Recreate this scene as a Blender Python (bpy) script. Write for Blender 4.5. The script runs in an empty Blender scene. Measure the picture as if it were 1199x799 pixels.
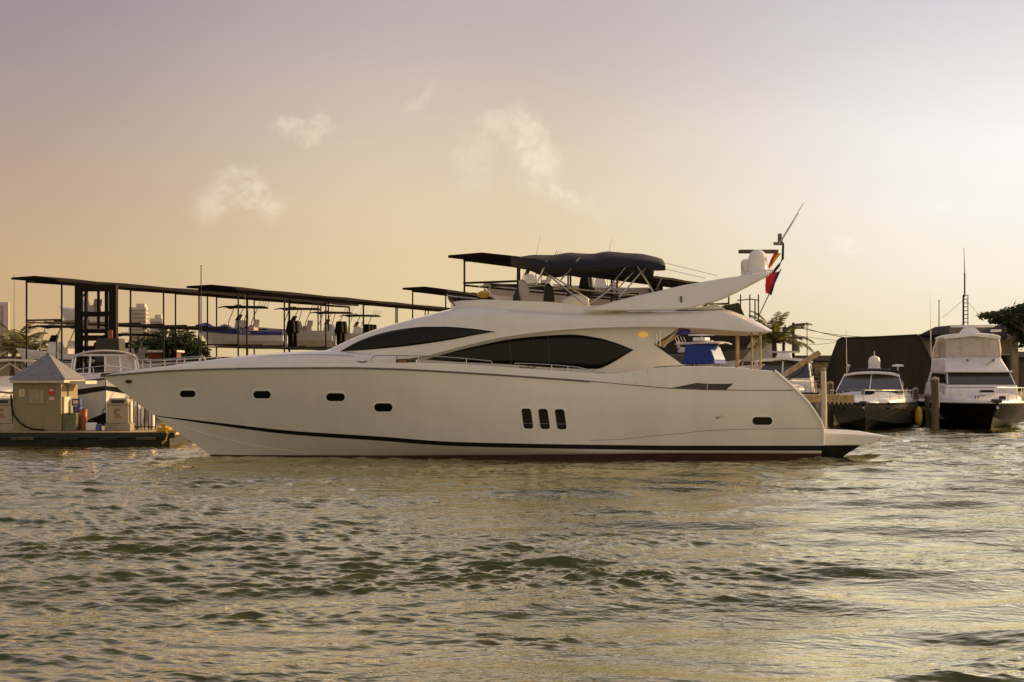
import bpy, bmesh, math, random
import numpy as np
from mathutils import Vector, Matrix
from mathutils.bvhtree import BVHTree

random.seed(7)
scn = bpy.context.scene
COL = scn.collection
R = math.radians

# ---------------------------------------------------------------- camera, sky, sun, exposure
FPX, HZ, CAMH = 1665.28, 433.0, 2.9          # focal length in photo pixels, horizon row, eye height (m)
cam_d = bpy.data.cameras.new("camera"); cam = bpy.data.objects.new("camera", cam_d); COL.objects.link(cam)
cam_d.lens = 50; cam_d.sensor_width = 36; cam_d.clip_start = 0.5; cam_d.clip_end = 12000
cam.location = (0, 0, CAMH); cam.rotation_euler = (R(90), 0, 0); cam_d.shift_y = 33.5/1199.0
scn.camera = cam

SUN_AZ, SUN_EL = 62.0, 17.0                  # degrees right of the view, degrees up
sd = Vector((math.sin(R(SUN_AZ))*math.cos(R(SUN_EL)), math.cos(R(SUN_AZ))*math.cos(R(SUN_EL)), math.sin(R(SUN_EL))))
sl = bpy.data.lights.new("sun", 'SUN'); sl.energy = 5.0; sl.angle = R(0.6); sl.color = (1.0, 0.66, 0.30)
so = bpy.data.objects.new("sun", sl); COL.objects.link(so); so.rotation_euler = (-sd).to_track_quat('-Z', 'Y').to_euler(); so.location = (60, 30, 40)

scn.view_settings.view_transform = 'Standard'; scn.view_settings.look = 'None'
scn.view_settings.exposure = 0.0; scn.view_settings.gamma = 1.0; scn.view_settings.use_curve_mapping = False

def lin(r, g, b):
    f = lambda c: (c/255/12.92) if c/255 <= .04045 else ((c/255+.055)/1.055)**2.4
    return (f(r), f(g), f(b), 1)

class NT:
    def __init__(s, tree): s.t = tree; s.n = tree.nodes; s.l = tree.links
    def add(s, typ, **kw):
        nd = s.n.new(typ)
        for k, v in kw.items(): setattr(nd, k, v)
        return nd
    def put(s, sock, v):
        if isinstance(v, bpy.types.NodeSocket): s.l.new(v, sock)
        elif v is not None: sock.default_value = v
    def math(s, op, a, b=None, c=None, clamp=False):
        nd = s.add('ShaderNodeMath', operation=op, use_clamp=clamp)
        for i, v in enumerate((a, b, c)):
            if v is not None: s.put(nd.inputs[i], v)
        return nd.outputs[0]
    def smooth(s, v, a, b, lo=0.0, hi=1.0):
        nd = s.add('ShaderNodeMapRange', interpolation_type='SMOOTHSTEP')
        s.put(nd.inputs[0], v); nd.inputs[1].default_value = a; nd.inputs[2].default_value = b
        nd.inputs[3].default_value = lo; nd.inputs[4].default_value = hi
        return nd.outputs[0]
    def mix(s, f, a, b, blend='MIX'):
        nd = s.add('ShaderNodeMix', data_type='RGBA', blend_type=blend)
        s.put(nd.inputs[0], f); s.put(nd.inputs[6], a); s.put(nd.inputs[7], b)
        return nd.outputs[2]
    def noise(s, vec, scale, detail=4, rough=.55, dist=0.0):
        nd = s.add('ShaderNodeTexNoise')
        if vec is not None: s.l.new(vec, nd.inputs['Vector'])
        nd.inputs['Scale'].default_value = scale; nd.inputs['Detail'].default_value = detail
        nd.inputs['Roughness'].default_value = rough; nd.inputs['Distortion'].default_value = dist
        return nd.outputs[0]
    def ramp(s, f, stops):
        nd = s.add('ShaderNodeValToRGB'); s.put(nd.inputs[0], f)
        e = nd.color_ramp.elements
        while len(e) < len(stops): e.new(.5)
        for i, (p, c) in enumerate(stops): e[i].position = p; e[i].color = c
        return nd.outputs[0]
    def comb(s, x, y, z):
        nd = s.add('ShaderNodeCombineXYZ')
        for i, v in enumerate((x, y, z)): s.put(nd.inputs[i], v)
        return nd.outputs[0]

w = bpy.data.worlds.new("World"); scn.world = w; w.use_nodes = True
T = NT(w.node_tree); T.n.clear()
sky = T.add('ShaderNodeTexSky', sky_type='NISHITA'); sky.sun_disc = False
sky.sun_elevation = R(SUN_EL); sky.sun_rotation = R(SUN_AZ); sky.dust_density = 4; sky.air_density = 1.2; sky.altitude = 0
tc = T.add('ShaderNodeTexCoord'); sp = T.add('ShaderNodeSeparateXYZ'); T.l.new(tc.outputs['Generated'], sp.inputs[0])
dx, dy, dz = sp.outputs
hor = T.math('SQRT', T.math('ADD', T.math('MULTIPLY', dx, dx), T.math('MULTIPLY', dy, dy)))
az = T.math('ARCTAN2', dx, dy)                                  # radians, + to the right of the view
el = T.math('MAXIMUM', T.math('ARCTAN2', dz, hor), 0.0)
t = T.math('DIVIDE', el, 1.5708)
# elevation ramps (position = elevation / 90 deg) of the evening haze: away from the sun, ahead, and towards it
east = T.ramp(t, [(0, lin(212,176,122)), (.045, lin(209,176,136)), (.075, lin(196,166,142)), (.11, lin(178,156,147)), (.155, lin(160,145,152)), (.4, lin(150,144,156)), (1, lin(150,144,160))])
mid = T.ramp(t, [(0, lin(238,212,163)), (.05, lin(236,212,170)), (.075, lin(233,210,178)), (.11, lin(221,200,180)), (.155, lin(198,182,179)), (.4, lin(165,158,172)), (1, lin(150,144,160))])
west = T.ramp(t, [(0, lin(250,232,184)), (.04, lin(254,245,228)), (.07, lin(254,249,243)), (.1, lin(251,248,246)), (.155, lin(220,213,220)), (.4, lin(180,174,186)), (1, lin(150,144,160))])
f1 = T.smooth(az, -.38, -.03); f2 = T.smooth(az, -.02, .36)
haze = T.mix(f2, T.mix(f1, east, mid), west)
# behind the camera the sky is warmed and brightened, added fill for the hull
back = T.smooth(dy, .35, -.7)
haze = T.mix(back, haze, T.ramp(t, [(0, (.74,.57,.38,1)), (.12, (.70,.57,.43,1)), (.4, (.42,.37,.335,1)), (1, lin(150,144,160))]))
# aureole round the sun
dot = T.math('ADD', T.math('ADD', T.math('MULTIPLY', dx, sd.x), T.math('MULTIPLY', dy, sd.y)), T.math('MULTIPLY', dz, sd.z))
glow = T.math('POWER', T.math('MAXIMUM', dot, 0.0), 14.0)
haze = T.mix(glow, haze, (2.2, 1.75, 1.1, 1))
# small torn clouds, fixed in direction
u = T.math('DIVIDE', dx, T.math('MAXIMUM', dy, .05)); v = T.math('DIVIDE', dz, T.math('MAXIMUM', dy, .05))
uv = T.comb(u, v, 0.0)
wob1 = T.math('SUBTRACT', T.noise(uv, 26, 5, .6), .5); wob2 = T.math('SUBTRACT', T.noise(T.comb(v, u, 3.7), 26, 5, .6), .5)
uw = T.math('ADD', u, T.math('MULTIPLY', wob1, .05)); vw = T.math('ADD', v, T.math('MULTIPLY', wob2, .045))
def blob(px, py, rx, ry, ang, amp):
    cu, cv = (px-599.5)/FPX, (HZ-py)/FPX
    ca, sa = math.cos(R(ang)), math.sin(R(ang))
    a = T.math('SUBTRACT', uw, cu); b = T.math('SUBTRACT', vw, cv)
    p = T.math('ADD', T.math('MULTIPLY', a, ca*FPX/rx), T.math('MULTIPLY', b, sa*FPX/rx))
    q = T.math('ADD', T.math('MULTIPLY', a, -sa*FPX/ry), T.math('MULTIPLY', b, ca*FPX/ry))
    d = T.math('SQRT', T.math('ADD', T.math('MULTIPLY', p, p), T.math('MULTIPLY', q, q)))
    return T.smooth(d, 1.0, 0.3, 0, amp)
cl = None
for b in [(622,168,62,36,-70,1.0), (648,222,64,22,-28,1.0), (585,148,56,26,10,.6), (556,180,36,62,0,.4), (298,228,54,36,-20,.85), (262,232,58,32,20,.6), (355,150,48,19,0,.6), (490,116,34,14,30,.28), (1000,285,24,20,-30,.55), (1100,243,22,11,0,.45), (690,250,40,20,-20,.3)]:
    o = blob(*b); cl = o if cl is None else T.math('MAXIMUM', cl, o)
tex = T.smooth(T.noise(uv, 40, 10, .74, .4), .35, .60)
cm = T.math('MULTIPLY', cl, tex, clamp=True)
lum = T.mix(f2, (.95, .80, .60, 1), (1.10, 1.04, .95, 1))
haze = T.mix(T.math('MULTIPLY', cm, .9), haze, lum)
streak = T.math('SUBTRACT', T.noise(T.comb(T.math('MULTIPLY', u, 1.0), T.math('MULTIPLY', v, 3.0), 1.3), 3.5, 5, .6), .5)
haze = T.mix(1.0, haze, T.mix(T.math('ADD', .5, streak), (.93,.93,.95,1), (1.07,1.07,1.05,1)), 'MULTIPLY')
SKY_S = .1
sc10 = T.mix(1.0, haze, (1/SKY_S,)*3+(1,), 'MULTIPLY')
for nd in T.n:
    if nd.type == 'MIX': nd.clamp_result = False
bg = T.add('ShaderNodeBackground'); bg.inputs[1].default_value = SKY_S
T.l.new(T.mix(.10, sc10, sky.outputs[0]), bg.inputs[0])
wo = T.add('ShaderNodeOutputWorld'); T.l.new(bg.outputs[0], wo.inputs[0])

# ---------------------------------------------------------------- helpers
def W(px, py, Y): return Vector(((px-599.5)*Y/FPX, Y, CAMH-(py-HZ)*Y/FPX))

def mat(name, col, rough=.5, metal=0.0, var=.10, scale=3.0, bump=0.0, coat=0.0, spec=.5, dirt=None, dirt_amt=.5, emit=None, alpha=None, trans=None, streak=False):
    m = bpy.data.materials.new(name); m.use_nodes = True
    t = NT(m.node_tree); b = t.n['Principled BSDF']
    tcn = t.add('ShaderNodeTexCoord'); ob = tcn.outputs['Object']
    if streak:
        mp = t.add('ShaderNodeMapping'); t.l.new(ob, mp.inputs[0]); mp.inputs[3].default_value = (1, 1, .12); vec = mp.outputs[0]
    else: vec = ob
    n = t.noise(vec, scale, 6, .6)
    c0 = tuple(max(0, x*(1-var)) for x in col)+(1,); c1 = tuple(min(1, x*(1+var)) for x in col)+(1,)
    c = t.mix(t.smooth(n, .3, .7), c0, c1)
    if dirt:
        c = t.mix(t.math('MULTIPLY', t.smooth(t.noise(vec, scale*2.7, 8, .7), .5, .75), dirt_amt), c, tuple(dirt)+(1,))
    t.l.new(c, b.inputs['Base Color'])
    t.l.new(t.math('ADD', rough*.85, t.math('MULTIPLY', n, rough*.3)), b.inputs['Roughness'])
    b.inputs['Metallic'].default_value = metal; b.inputs['Specular IOR Level'].default_value = spec
    if coat: b.inputs['Coat Weight'].default_value = coat; b.inputs['Coat Roughness'].default_value = .08
    if bump:
        bp = t.add('ShaderNodeBump'); bp.inputs['Strength'].default_value = bump; bp.inputs['Distance'].default_value = .03
        t.l.new(t.noise(vec, scale*6, 5, .6), bp.inputs['Height']); t.l.new(bp.outputs[0], b.inputs['Normal'])
    if emit: b.inputs['Emission Color'].default_value = tuple(emit[:3])+(1,); b.inputs['Emission Strength'].default_value = emit[3]
    if alpha is not None: b.inputs['Alpha'].default_value = alpha
    if trans is not None: b.inputs['Transmission Weight'].default_value = trans
    return m

class MB:
    def __init__(s): s.v = []; s.f = []
    def add(s, vs, fs):
        o = len(s.v); s.v += [tuple(p) for p in vs]; s.f += [tuple(i+o for i in f) for f in fs]; return s
    def box(s, c, size, rot=None):
        hx, hy, hz = size[0]/2, size[1]/2, size[2]/2; c = Vector(c)
        vs = [Vector((x, y, z)) for z in (-hz, hz) for y in (-hy, hy) for x in (-hx, hx)]
        if rot: vs = [rot @ p for p in vs]
        return s.add([p+c for p in vs], [(0,2,3,1),(4,5,7,6),(0,1,5,4),(2,6,7,3),(0,4,6,2),(1,3,7,5)])
    def hexa(s, b, tp):                       # bottom 4 corners, top 4 corners, same winding
        return s.add(list(b)+list(tp), [(3,2,1,0),(4,5,6,7),(0,1,5,4),(1,2,6,5),(2,3,7,6),(3,0,4,7)])
    def frustum(s, x0, x1, h0, z0, a0, a1, h1, z1, h0b=None, h1b=None):
        # rectangle x0..x1, half width h0 (h0b at x1) at z0 -> a0..a1, half width h1 (h1b at a1) at z1
        h0b = h0 if h0b is None else h0b; h1b = h1 if h1b is None else h1b
        return s.hexa([(x0,-h0,z0),(x1,-h0b,z0),(x1,h0b,z0),(x0,h0,z0)], [(a0,-h1,z1),(a1,-h1b,z1),(a1,h1b,z1),(a0,h1,z1)])
    def tube(s, pts, r, n=6, r2=None):
        pts = [Vector(p) for p in pts]; k = len(pts); rings = []
        for i, p in enumerate(pts):
            d = (pts[min(i+1, k-1)]-pts[max(i-1, 0)])
            if d.length < 1e-9: d = Vector((0,0,1))
            d.normalize(); up = Vector((0,0,1)) if abs(d.z) < .95 else Vector((1,0,0))
            a = d.cross(up).normalized(); b = a.cross(d)
            rr = r if r2 is None else r+(r2-r)*i/max(1, k-1)
            rings.append([p+a*math.cos(2*math.pi*j/n)*rr+b*math.sin(2*math.pi*j/n)*rr for j in range(n)])
        return s.loft(rings)
    def loft(s, rings, closed=True, cap=True):
        n = len(rings[0]); o = len(s.v)
        for rg in rings: s.v += [tuple(p) for p in rg]
        for i in range(len(rings)-1):
            for j in range(n if closed else n-1):
                a = o+i*n+j; b = o+i*n+(j+1) % n
                s.f.append((a, b, b+n, a+n))
        if cap and closed:
            s.f.append(tuple(o+j for j in reversed(range(n)))); s.f.append(tuple(o+(len(rings)-1)*n+j for j in range(n)))
        return s
    def grid(s, rows): return s.loft(rows, closed=False, cap=False)
    def prism(s, poly, vec):
        n = len(poly); vec = Vector(vec); a = [Vector(p) for p in poly]
        return s.add(a+[p+vec for p in a], [tuple(reversed(range(n))), tuple(range(n, 2*n))]+[(i, (i+1) % n, n+(i+1) % n, n+i) for i in range(n)])
    def lathe(s, c, prof, n=12):
        c = Vector(c)
        return s.loft([[c+Vector((r*math.cos(2*math.pi*j/n), r*math.sin(2*math.pi*j/n), z)) for j in range(n)] for r, z in prof])
    def ball(s, c, rad, n=10, m=6):
        rad = rad if hasattr(rad, '__len__') else (rad,)*3; c = Vector(c)
        return s.loft([[c+Vector((rad[0]*math.sin(math.pi*max(.03,min(.97,i/m)))*math.cos(2*math.pi*j/n), rad[1]*math.sin(math.pi*max(.03,min(.97,i/m)))*math.sin(2*math.pi*j/n), -rad[2]*math.cos(math.pi*i/m))) for j in range(n)] for i in range(m+1)])
    def xf(s, M): s.v = [tuple(M @ Vector(p)) for p in s.v]; return s
    def build(s, name, m, parent=None, world=False, smooth=True, bevel=0.0, ang=35, org=None):
        o = Vector((0,0,0))
        if org is not None: o = Vector(org)
        elif world and parent:
            q = parent
            while q: o += q.location; q = q.parent
        me = bpy.data.meshes.new(name); me.from_pydata([(p[0]-o.x, p[1]-o.y, p[2]-o.z) for p in s.v], [], s.f)
        bm = bmesh.new(); bm.from_mesh(me); bmesh.ops.recalc_face_normals(bm, faces=bm.faces); bm.to_mesh(me); bm.free()
        if smooth: me.shade_smooth(); me.set_sharp_from_angle(angle=R(ang))
        ob = bpy.data.objects.new(name, me); COL.objects.link(ob)
        ob.data.materials.append(m)
        if org is not None: ob.location = o
        if parent: ob.parent = parent
        if bevel:
            b = ob.modifiers.new("bevel", 'BEVEL'); b.width = bevel; b.segments = 2; b.limit_method = 'ANGLE'; b.angle_limit = R(40)
        return ob

def tag(o, label=None, cat=None, group=None, kind=None):
    if label: o['label'] = label
    if cat: o['category'] = cat
    if group: o['group'] = group
    if kind: o['kind'] = kind
    return o
def thing(name, label, cat, loc=(0,0,0), rz=0, group=None):
    o = bpy.data.objects.new(name, None); COL.objects.link(o); o.location = loc; o.rotation_euler = (0,0,rz)
    o.empty_display_size = .3
    return tag(o, label, cat, group)
def copy_tree(o, parent=None):
    c = o.copy(); COL.objects.link(c); c.parent = parent
    for ch in list(o.children): copy_tree(ch, c)
    return c

def pchip(pts):
    xs = np.array([p[0] for p in pts], float); ys = np.array([p[1] for p in pts], float)
    h = np.diff(xs); dl = np.diff(ys)/h; m = np.zeros(len(xs)); m[0] = dl[0]; m[-1] = dl[-1]
    for i in range(1, len(xs)-1):
        if dl[i-1]*dl[i] > 0:
            w1 = 2*h[i]+h[i-1]; w2 = h[i]+2*h[i-1]; m[i] = (w1+w2)/(w1/dl[i-1]+w2/dl[i])
    def f(x):
        x = min(max(x, xs[0]), xs[-1]); i = min(int(np.searchsorted(xs, x, 'right'))-1, len(xs)-2); i = max(i, 0)
        t = (x-xs[i])/h[i]
        return float((2*t**3-3*t*t+1)*ys[i]+(t**3-2*t*t+t)*h[i]*m[i]+(-2*t**3+3*t*t)*ys[i+1]+(t**3-t*t)*h[i]*m[i+1])
    return f
def lerp(a, b, t): return a+(b-a)*t

# ---------------------------------------------------------------- materials
M = dict(
 frame=mat('bright_white_trim', (.86,.84,.80), .3, var=.03),
 gel=mat('white_gelcoat', (.80,.755,.69), .15, var=.035, scale=1.0, coat=.6, dirt=(.52,.46,.37), dirt_amt=.13, streak=True),
 gel2=mat('cream_gelcoat', (.70,.66,.60), .35, var=.05, scale=1.5, coat=.2),
 stripe=mat('black_stripe_paint', (.008,.008,.009), .4, var=.2, spec=.15),
 antifoul=mat('red_brown_antifouling', (.055,.010,.008), .6, var=.4, scale=2, dirt=(.02,.02,.012), dirt_amt=.6),
 glass=mat('dark_tinted_glass', (.008,.007,.004), .05, var=.2, spec=.24),
 seam=mat('grey_seam_sealant', (.16,.14,.12), .6, var=.2),
 steel=mat('polished_steel', (.62,.58,.52), .22, metal=1.0, var=.08),
 navy=mat('navy_canvas', (.020,.016,.030), .85, var=.3, scale=4, bump=.4),
 teak=mat('teak_decking', (.26,.15,.07), .6, var=.3, scale=6),
 rubber=mat('black_rubber', (.009,.009,.006), .8, var=.3, spec=.15),
 cushion=mat('pale_upholstery', (.50,.43,.42), .7, var=.1, bump=.2),
 dark=mat('dark_interior', (.03,.024,.018), .6, var=.3),
 blue=mat('blue_canvas', (.012,.045,.30), .7, var=.25, scale=5, bump=.3),
 bluehull=mat('blue_hull_paint', (.045,.05,.36), .4, var=.2, coat=.4),
 black=mat('black_hull_paint', (.009,.008,.007), .5, var=.2, spec=.08),
 greyhull=mat('grey_hull_paint', (.11,.10,.085), .5, var=.12),
 boatwhite=mat('weathered_white_gelcoat', (.84,.80,.78), .35, var=.06, scale=2, coat=.2, dirt=(.5,.44,.36), dirt_amt=.2),
 vinyl=mat('clear_vinyl_screen', (.75,.66,.55), .18, var=.1, scale=3, alpha=.45),
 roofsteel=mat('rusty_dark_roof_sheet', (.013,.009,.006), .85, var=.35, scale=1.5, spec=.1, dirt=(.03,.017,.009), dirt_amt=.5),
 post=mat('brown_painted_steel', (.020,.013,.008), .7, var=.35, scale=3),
 mast=mat('dark_mast_steel', (.009,.006,.004), .7, var=.4, scale=2, spec=.2, dirt=(.03,.015,.007), dirt_amt=.4),
 orange=mat('orange_paint', (.32,.085,.02), .5, var=.2),
 yellow=mat('yellow_paint', (.62,.38,.03), .5, var=.2, scale=6, dirt=(.2,.1,.03), dirt_amt=.4),
 concrete=mat('weathered_concrete', (.30,.26,.20), .85, var=.25, scale=2, bump=.3, dirt=(.1,.08,.05), dirt_amt=.5),
 ground=mat('dusty_yard_ground', (.20,.16,.11), .95, var=.3, scale=.4, bump=.3),
 wood=mat('grey_weathered_wood', (.10,.07,.04), .8, var=.35, scale=4, bump=.5, dirt=(.06,.045,.03), dirt_amt=.6, streak=True),
 pile=mat('tarred_pile_wood', (.13,.10,.065), .85, var=.4, scale=3, bump=.6, dirt=(.03,.025,.018), dirt_amt=.7, streak=True),
 plank=mat('dock_planks', (.48,.35,.18), .75, var=.3, scale=5, bump=.4),
 float_=mat('dark_dock_fender', (.018,.016,.013), .7, var=.4, scale=5),
 wall=mat('taupe_painted_wall', (.265,.22,.13), .75, var=.08, scale=3, bump=.15, dirt=(.2,.17,.13), dirt_amt=.25, streak=True),
 trim=mat('cream_trim_paint', (.60,.54,.44), .6, var=.12),
 slate=mat('grey_shingle_roof', (.21,.20,.22), .8, var=.25, scale=9, bump=.6),
 red=mat('red_plastic', (.50,.03,.02), .5, var=.2),
 drumblue=mat('blue_plastic_drum', (.04,.07,.25), .5, var=.2),
 drumgreen=mat('olive_bin_plastic', (.16,.17,.09), .6, var=.2),
 pump=mat('cream_pump_panel', (.38,.31,.235), .5, var=.1),
 flagy=mat('yellow_flag_cloth', (.65,.42,.02), .8, var=.2), flagb=mat('blue_flag_cloth', (.03,.03,.18), .8, var=.2), flagr=mat('red_flag_cloth', (.55,.015,.03), .8, var=.2),
 tarp=mat('black_shade_tarp', (.030,.021,.015), .9, var=.35, scale=1.2, bump=.5, streak=True),
 roofbrown=mat('brown_tile_roof', (.035,.025,.018), .85, var=.3, scale=5, bump=.5),
 stucco=mat('tan_stucco', (.33,.26,.18), .85, var=.15, scale=2, bump=.2),
 tower=mat('pale_tower_concrete', (.60,.54,.46), .8, var=.08, scale=.2),
 pane=mat('grey_window_glass', (.32,.28,.23), .4, var=.2, scale=.5),
 leaf=mat('green_leaves', (.045,.062,.016), .6, var=.55, scale=1.2),
 leafdry=mat('olive_leaves', (.075,.072,.022), .65, var=.5, scale=1.5),
 palm=mat('palm_leaflets', (.17,.145,.03), .5, var=.5, scale=1.5),
 bark=mat('grey_brown_bark', (.12,.085,.055), .9, var=.35, scale=6, bump=.6),
 cable=mat('black_cable', (.03,.025,.02), .7, var=.2),
 shutter=mat('beige_shutter', (.34,.285,.19), .7, var=.08, scale=5),
 boatglass=mat('grey_boat_glass', (.05,.042,.032), .07, var=.2, spec=.6),
 rust=mat('rusty_red_sheet', (.20,.035,.015), .7, var=.3, scale=3),
 emblem=mat('faded_orange_print', (.34,.11,.055), .6, var=.2),
 sungold=mat('sunlit_gold_tone', (.55,.34,.12), .45, var=.2, scale=8),  # gold of sunlit edges put into the base colour
 lamp=mat('lit_courtesy_lamp', (.6,.4,.12), .4, var=.1, emit=(1,.55,.12,.35)),
)
# foliage lets some light through
for k in ('leaf', 'leafdry', 'palm'):
    t_ = NT(M[k].node_tree); b_ = t_.n['Principled BSDF']; out_ = t_.n['Material Output']
    tr = t_.add('ShaderNodeBsdfTranslucent'); src = b_.inputs['Base Color'].links[0].from_socket; t_.l.new(src, tr.inputs[0])
    mx = t_.add('ShaderNodeMixShader'); mx.inputs[0].default_value = .35; t_.l.new(b_.outputs[0], mx.inputs[1]); t_.l.new(tr.outputs[0], mx.inputs[2]); t_.l.new(mx.outputs[0], out_.inputs[0])
# ---------------------------------------------------------------- water and land
def make_water():
    rng = np.random.default_rng(5)
    # sheet whose mesh is finer towards the quay the picture was taken from
    Y = [2.0]
    while Y[-1] < 120: Y.append(Y[-1]+max(.025, min(1.2, Y[-1]**2/4830*.42)))
    Y = np.array(Y); n_c = 900
    s = np.linspace(-.52, .52, n_c)
    X = s[None, :]*(Y[:, None]+3); YY = np.repeat(Y[:, None], n_c, 1)
    sp = np.maximum(np.gradient(Y), 1.04*Y/n_c)[:, None]
    Z = np.zeros_like(X); DX = np.zeros_like(X); DY = np.zeros_like(X)
    def vnoise(X, Y, cell, seed):
        r2 = np.random.default_rng(seed); g = r2.random((96, 96))
        x = X/cell+40; y = Y/cell+7; xi = np.floor(x).astype(int); yi = np.floor(y).astype(int); fx = x-xi; fy = y-yi
        fx = fx*fx*(3-2*fx); fy = fy*fy*(3-2*fy); a = lambda i, j: g[(yi+j) % 96, (xi+i) % 96]
        return (a(0,0)*(1-fx)+a(1,0)*fx)*(1-fy)+(a(0,1)*(1-fx)+a(1,1)*fx)*fy
    # patches of wind and of smooth old wake water
    pat = vnoise(X, YY*1.8, 7.0, 3)*.6+vnoise(X, YY*2.2, 2.6, 4)*.4
    wx = X+1.2*(vnoise(X, YY, 3.1, 8)-.5); wy = YY+1.2*(vnoise(X, YY, 2.7, 9)-.5)
    lams = np.geomspace(5.5, .16, 84)
    for i, L in enumerate(lams):
        th = rng.normal(0.10, .30 if L > .6 else .6) + (math.pi if rng.random() < .25 else 0)
        k = 2*math.pi/L; kx, ky = math.sin(th)*k, -math.cos(th)*k
        steep = .011 if L > 2.5 else (.022 if L > .9 else (.055 if L > .35 else .064))
        A = steep*L/(2*math.pi)*rng.uniform(.6, 1.4)
        at = np.clip((L/sp-1.7)/2.0, 0, 1); at = at*at*(3-2*at)
        rgt = np.clip((X+1.5)/5, 0, 1)
        if .9 <= L < 3.2: at = at*(.55+1.25*rgt)
        if L < 1.0: at = at*np.clip(.22+2.2*(pat-.30-.10*np.clip((X-1)/6, 0, 1)+.10*np.clip((-X-1)/5, 0, 1)), .10, 1.25)
        ph = kx*wx+ky*wy+rng.uniform(0, 6.28)
        Z += at*A*np.cos(ph)
        DX -= .8*at*A*kx/k*np.sin(ph); DY -= .8*at*A*ky/k*np.sin(ph)
    V = np.stack([X+DX, YY+DY, Z], -1).reshape(-1, 3)
    nr = len(Y); idx = np.arange(nr*n_c).reshape(nr, n_c)
    q = np.stack([idx[:-1,:-1], idx[:-1,1:], idx[1:,1:], idx[1:,:-1]], -1).reshape(-1, 4)
    # outer skirt to the horizon
    xr0, xr1 = s[0], s[-1]; Ye = Y[-1]
    ex = [(-6000,-60,0),(6000,-60,0),(6000,6000,0),(-6000,6000,0)]
    base = len(V)
    V = np.concatenate([V, np.array(ex, float)])
    c = [idx[0,0], idx[0,-1], idx[-1,-1], idx[-1,0]]
    faces = q
    sk = np.array([[base, base+1, c[1], c[0]], [base+1, base+2, c[2], c[1]], [base+2, base+3, c[3], c[2]], [base+3, base, c[0], c[3]]])
    # flatten rim of the fine sheet so the skirt meets it
    V[idx[0], 2] = 0; V[idx[-1], 2] = 0; V[idx[:,0], 2] = 0; V[idx[:,-1], 2] = 0
    allf = np.concatenate([faces, sk])
    me = bpy.data.meshes.new('water'); me.vertices.add(len(V)); me.vertices.foreach_set('co', V.astype(np.float32).ravel())
    me.loops.add(allf.size); me.loops.foreach_set('vertex_index', allf.astype(np.int32).ravel())
    me.polygons.add(len(allf)); me.polygons.foreach_set('loop_start', np.arange(0, allf.size, 4, dtype=np.int32)); me.polygons.foreach_set('loop_total', np.full(len(allf), 4, np.int32))
    me.update(calc_edges=True); me.validate(); me.shade_smooth()
    m = bpy.data.materials.new('harbour_water'); m.use_nodes = True
    t = NT(m.node_tree); b = t.n['Principled BSDF']
    g = t.add('ShaderNodeNewGeometry'); P = g.outputs['Position']
    t.n.remove(b)
    big = t.noise(P, .12, 4, .6)
    body = t.add('ShaderNodeBsdfDiffuse'); t.l.new(t.mix(t.smooth(big, .35, .65), (.044,.052,.010,1), (.060,.066,.014,1)), body.inputs[0])
    mp = t.add('ShaderNodeMapping'); t.l.new(P, mp.inputs[0]); mp.inputs[3].default_value = (.55, 1.2, 1)
    h = t.math('ADD', t.noise(mp.outputs[0], 3.2, 3, .55, .3), t.math('MULTIPLY', t.noise(mp.outputs[0], 10.0, 2, .5, .2), .30))
    spy = t.add('ShaderNodeSeparateXYZ'); t.l.new(P, spy.inputs[0])
    h = t.math('ADD', h, t.math('MULTIPLY', t.noise(mp.outputs[0], 1.35, 2, .5, .3), t.smooth(spy.outputs[1], 20, 46, 0, 2.6)))
    wind = t.smooth(t.noise(P, .16, 3, .5, .5), .30, .60, .50, 1.0)
    bp = t.add('ShaderNodeBump'); bp.inputs['Distance'].default_value = .056; t.l.new(wind, bp.inputs['Strength']); t.l.new(h, bp.inputs['Height'])
    gl = t.add('ShaderNodeBsdfGlossy'); gl.inputs[0].default_value = (1.0,.94,.70,1); gl.inputs['Roughness'].default_value = .03; t.l.new(bp.outputs[0], gl.inputs['Normal'])
    lw = t.add('ShaderNodeLayerWeight'); lw.inputs[0].default_value = .5; t.l.new(bp.outputs[0], lw.inputs['Normal'])
    ms = t.add('ShaderNodeMixShader'); t.l.new(t.smooth(lw.outputs['Facing'], .455, .92, .05, .98), ms.inputs[0]); t.l.new(body.outputs[0], ms.inputs[1]); t.l.new(gl.outputs[0], ms.inputs[2])
    t.l.new(ms.outputs[0], t.n['Material Output'].inputs[0])
    ob = bpy.data.objects.new('water', me); COL.objects.link(ob); me.materials.append(m); tag(ob, kind='structure')
make_water()

QY = 86.0
g = MB()
g.add([(-900,QY,1.1),(900,QY,1.1),(900,2600,1.1),(-900,2600,1.1)], [(0,1,2,3)])
tag(g.build('ground', M['ground'], smooth=False), kind='structure')
g = MB().box((0, QY-.25, -.2), (1800, .5, 2.9)); tag(g.build('quay_wall', M['concrete']), 'long grey concrete quay wall behind the moored boats', 'quay wall')

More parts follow.
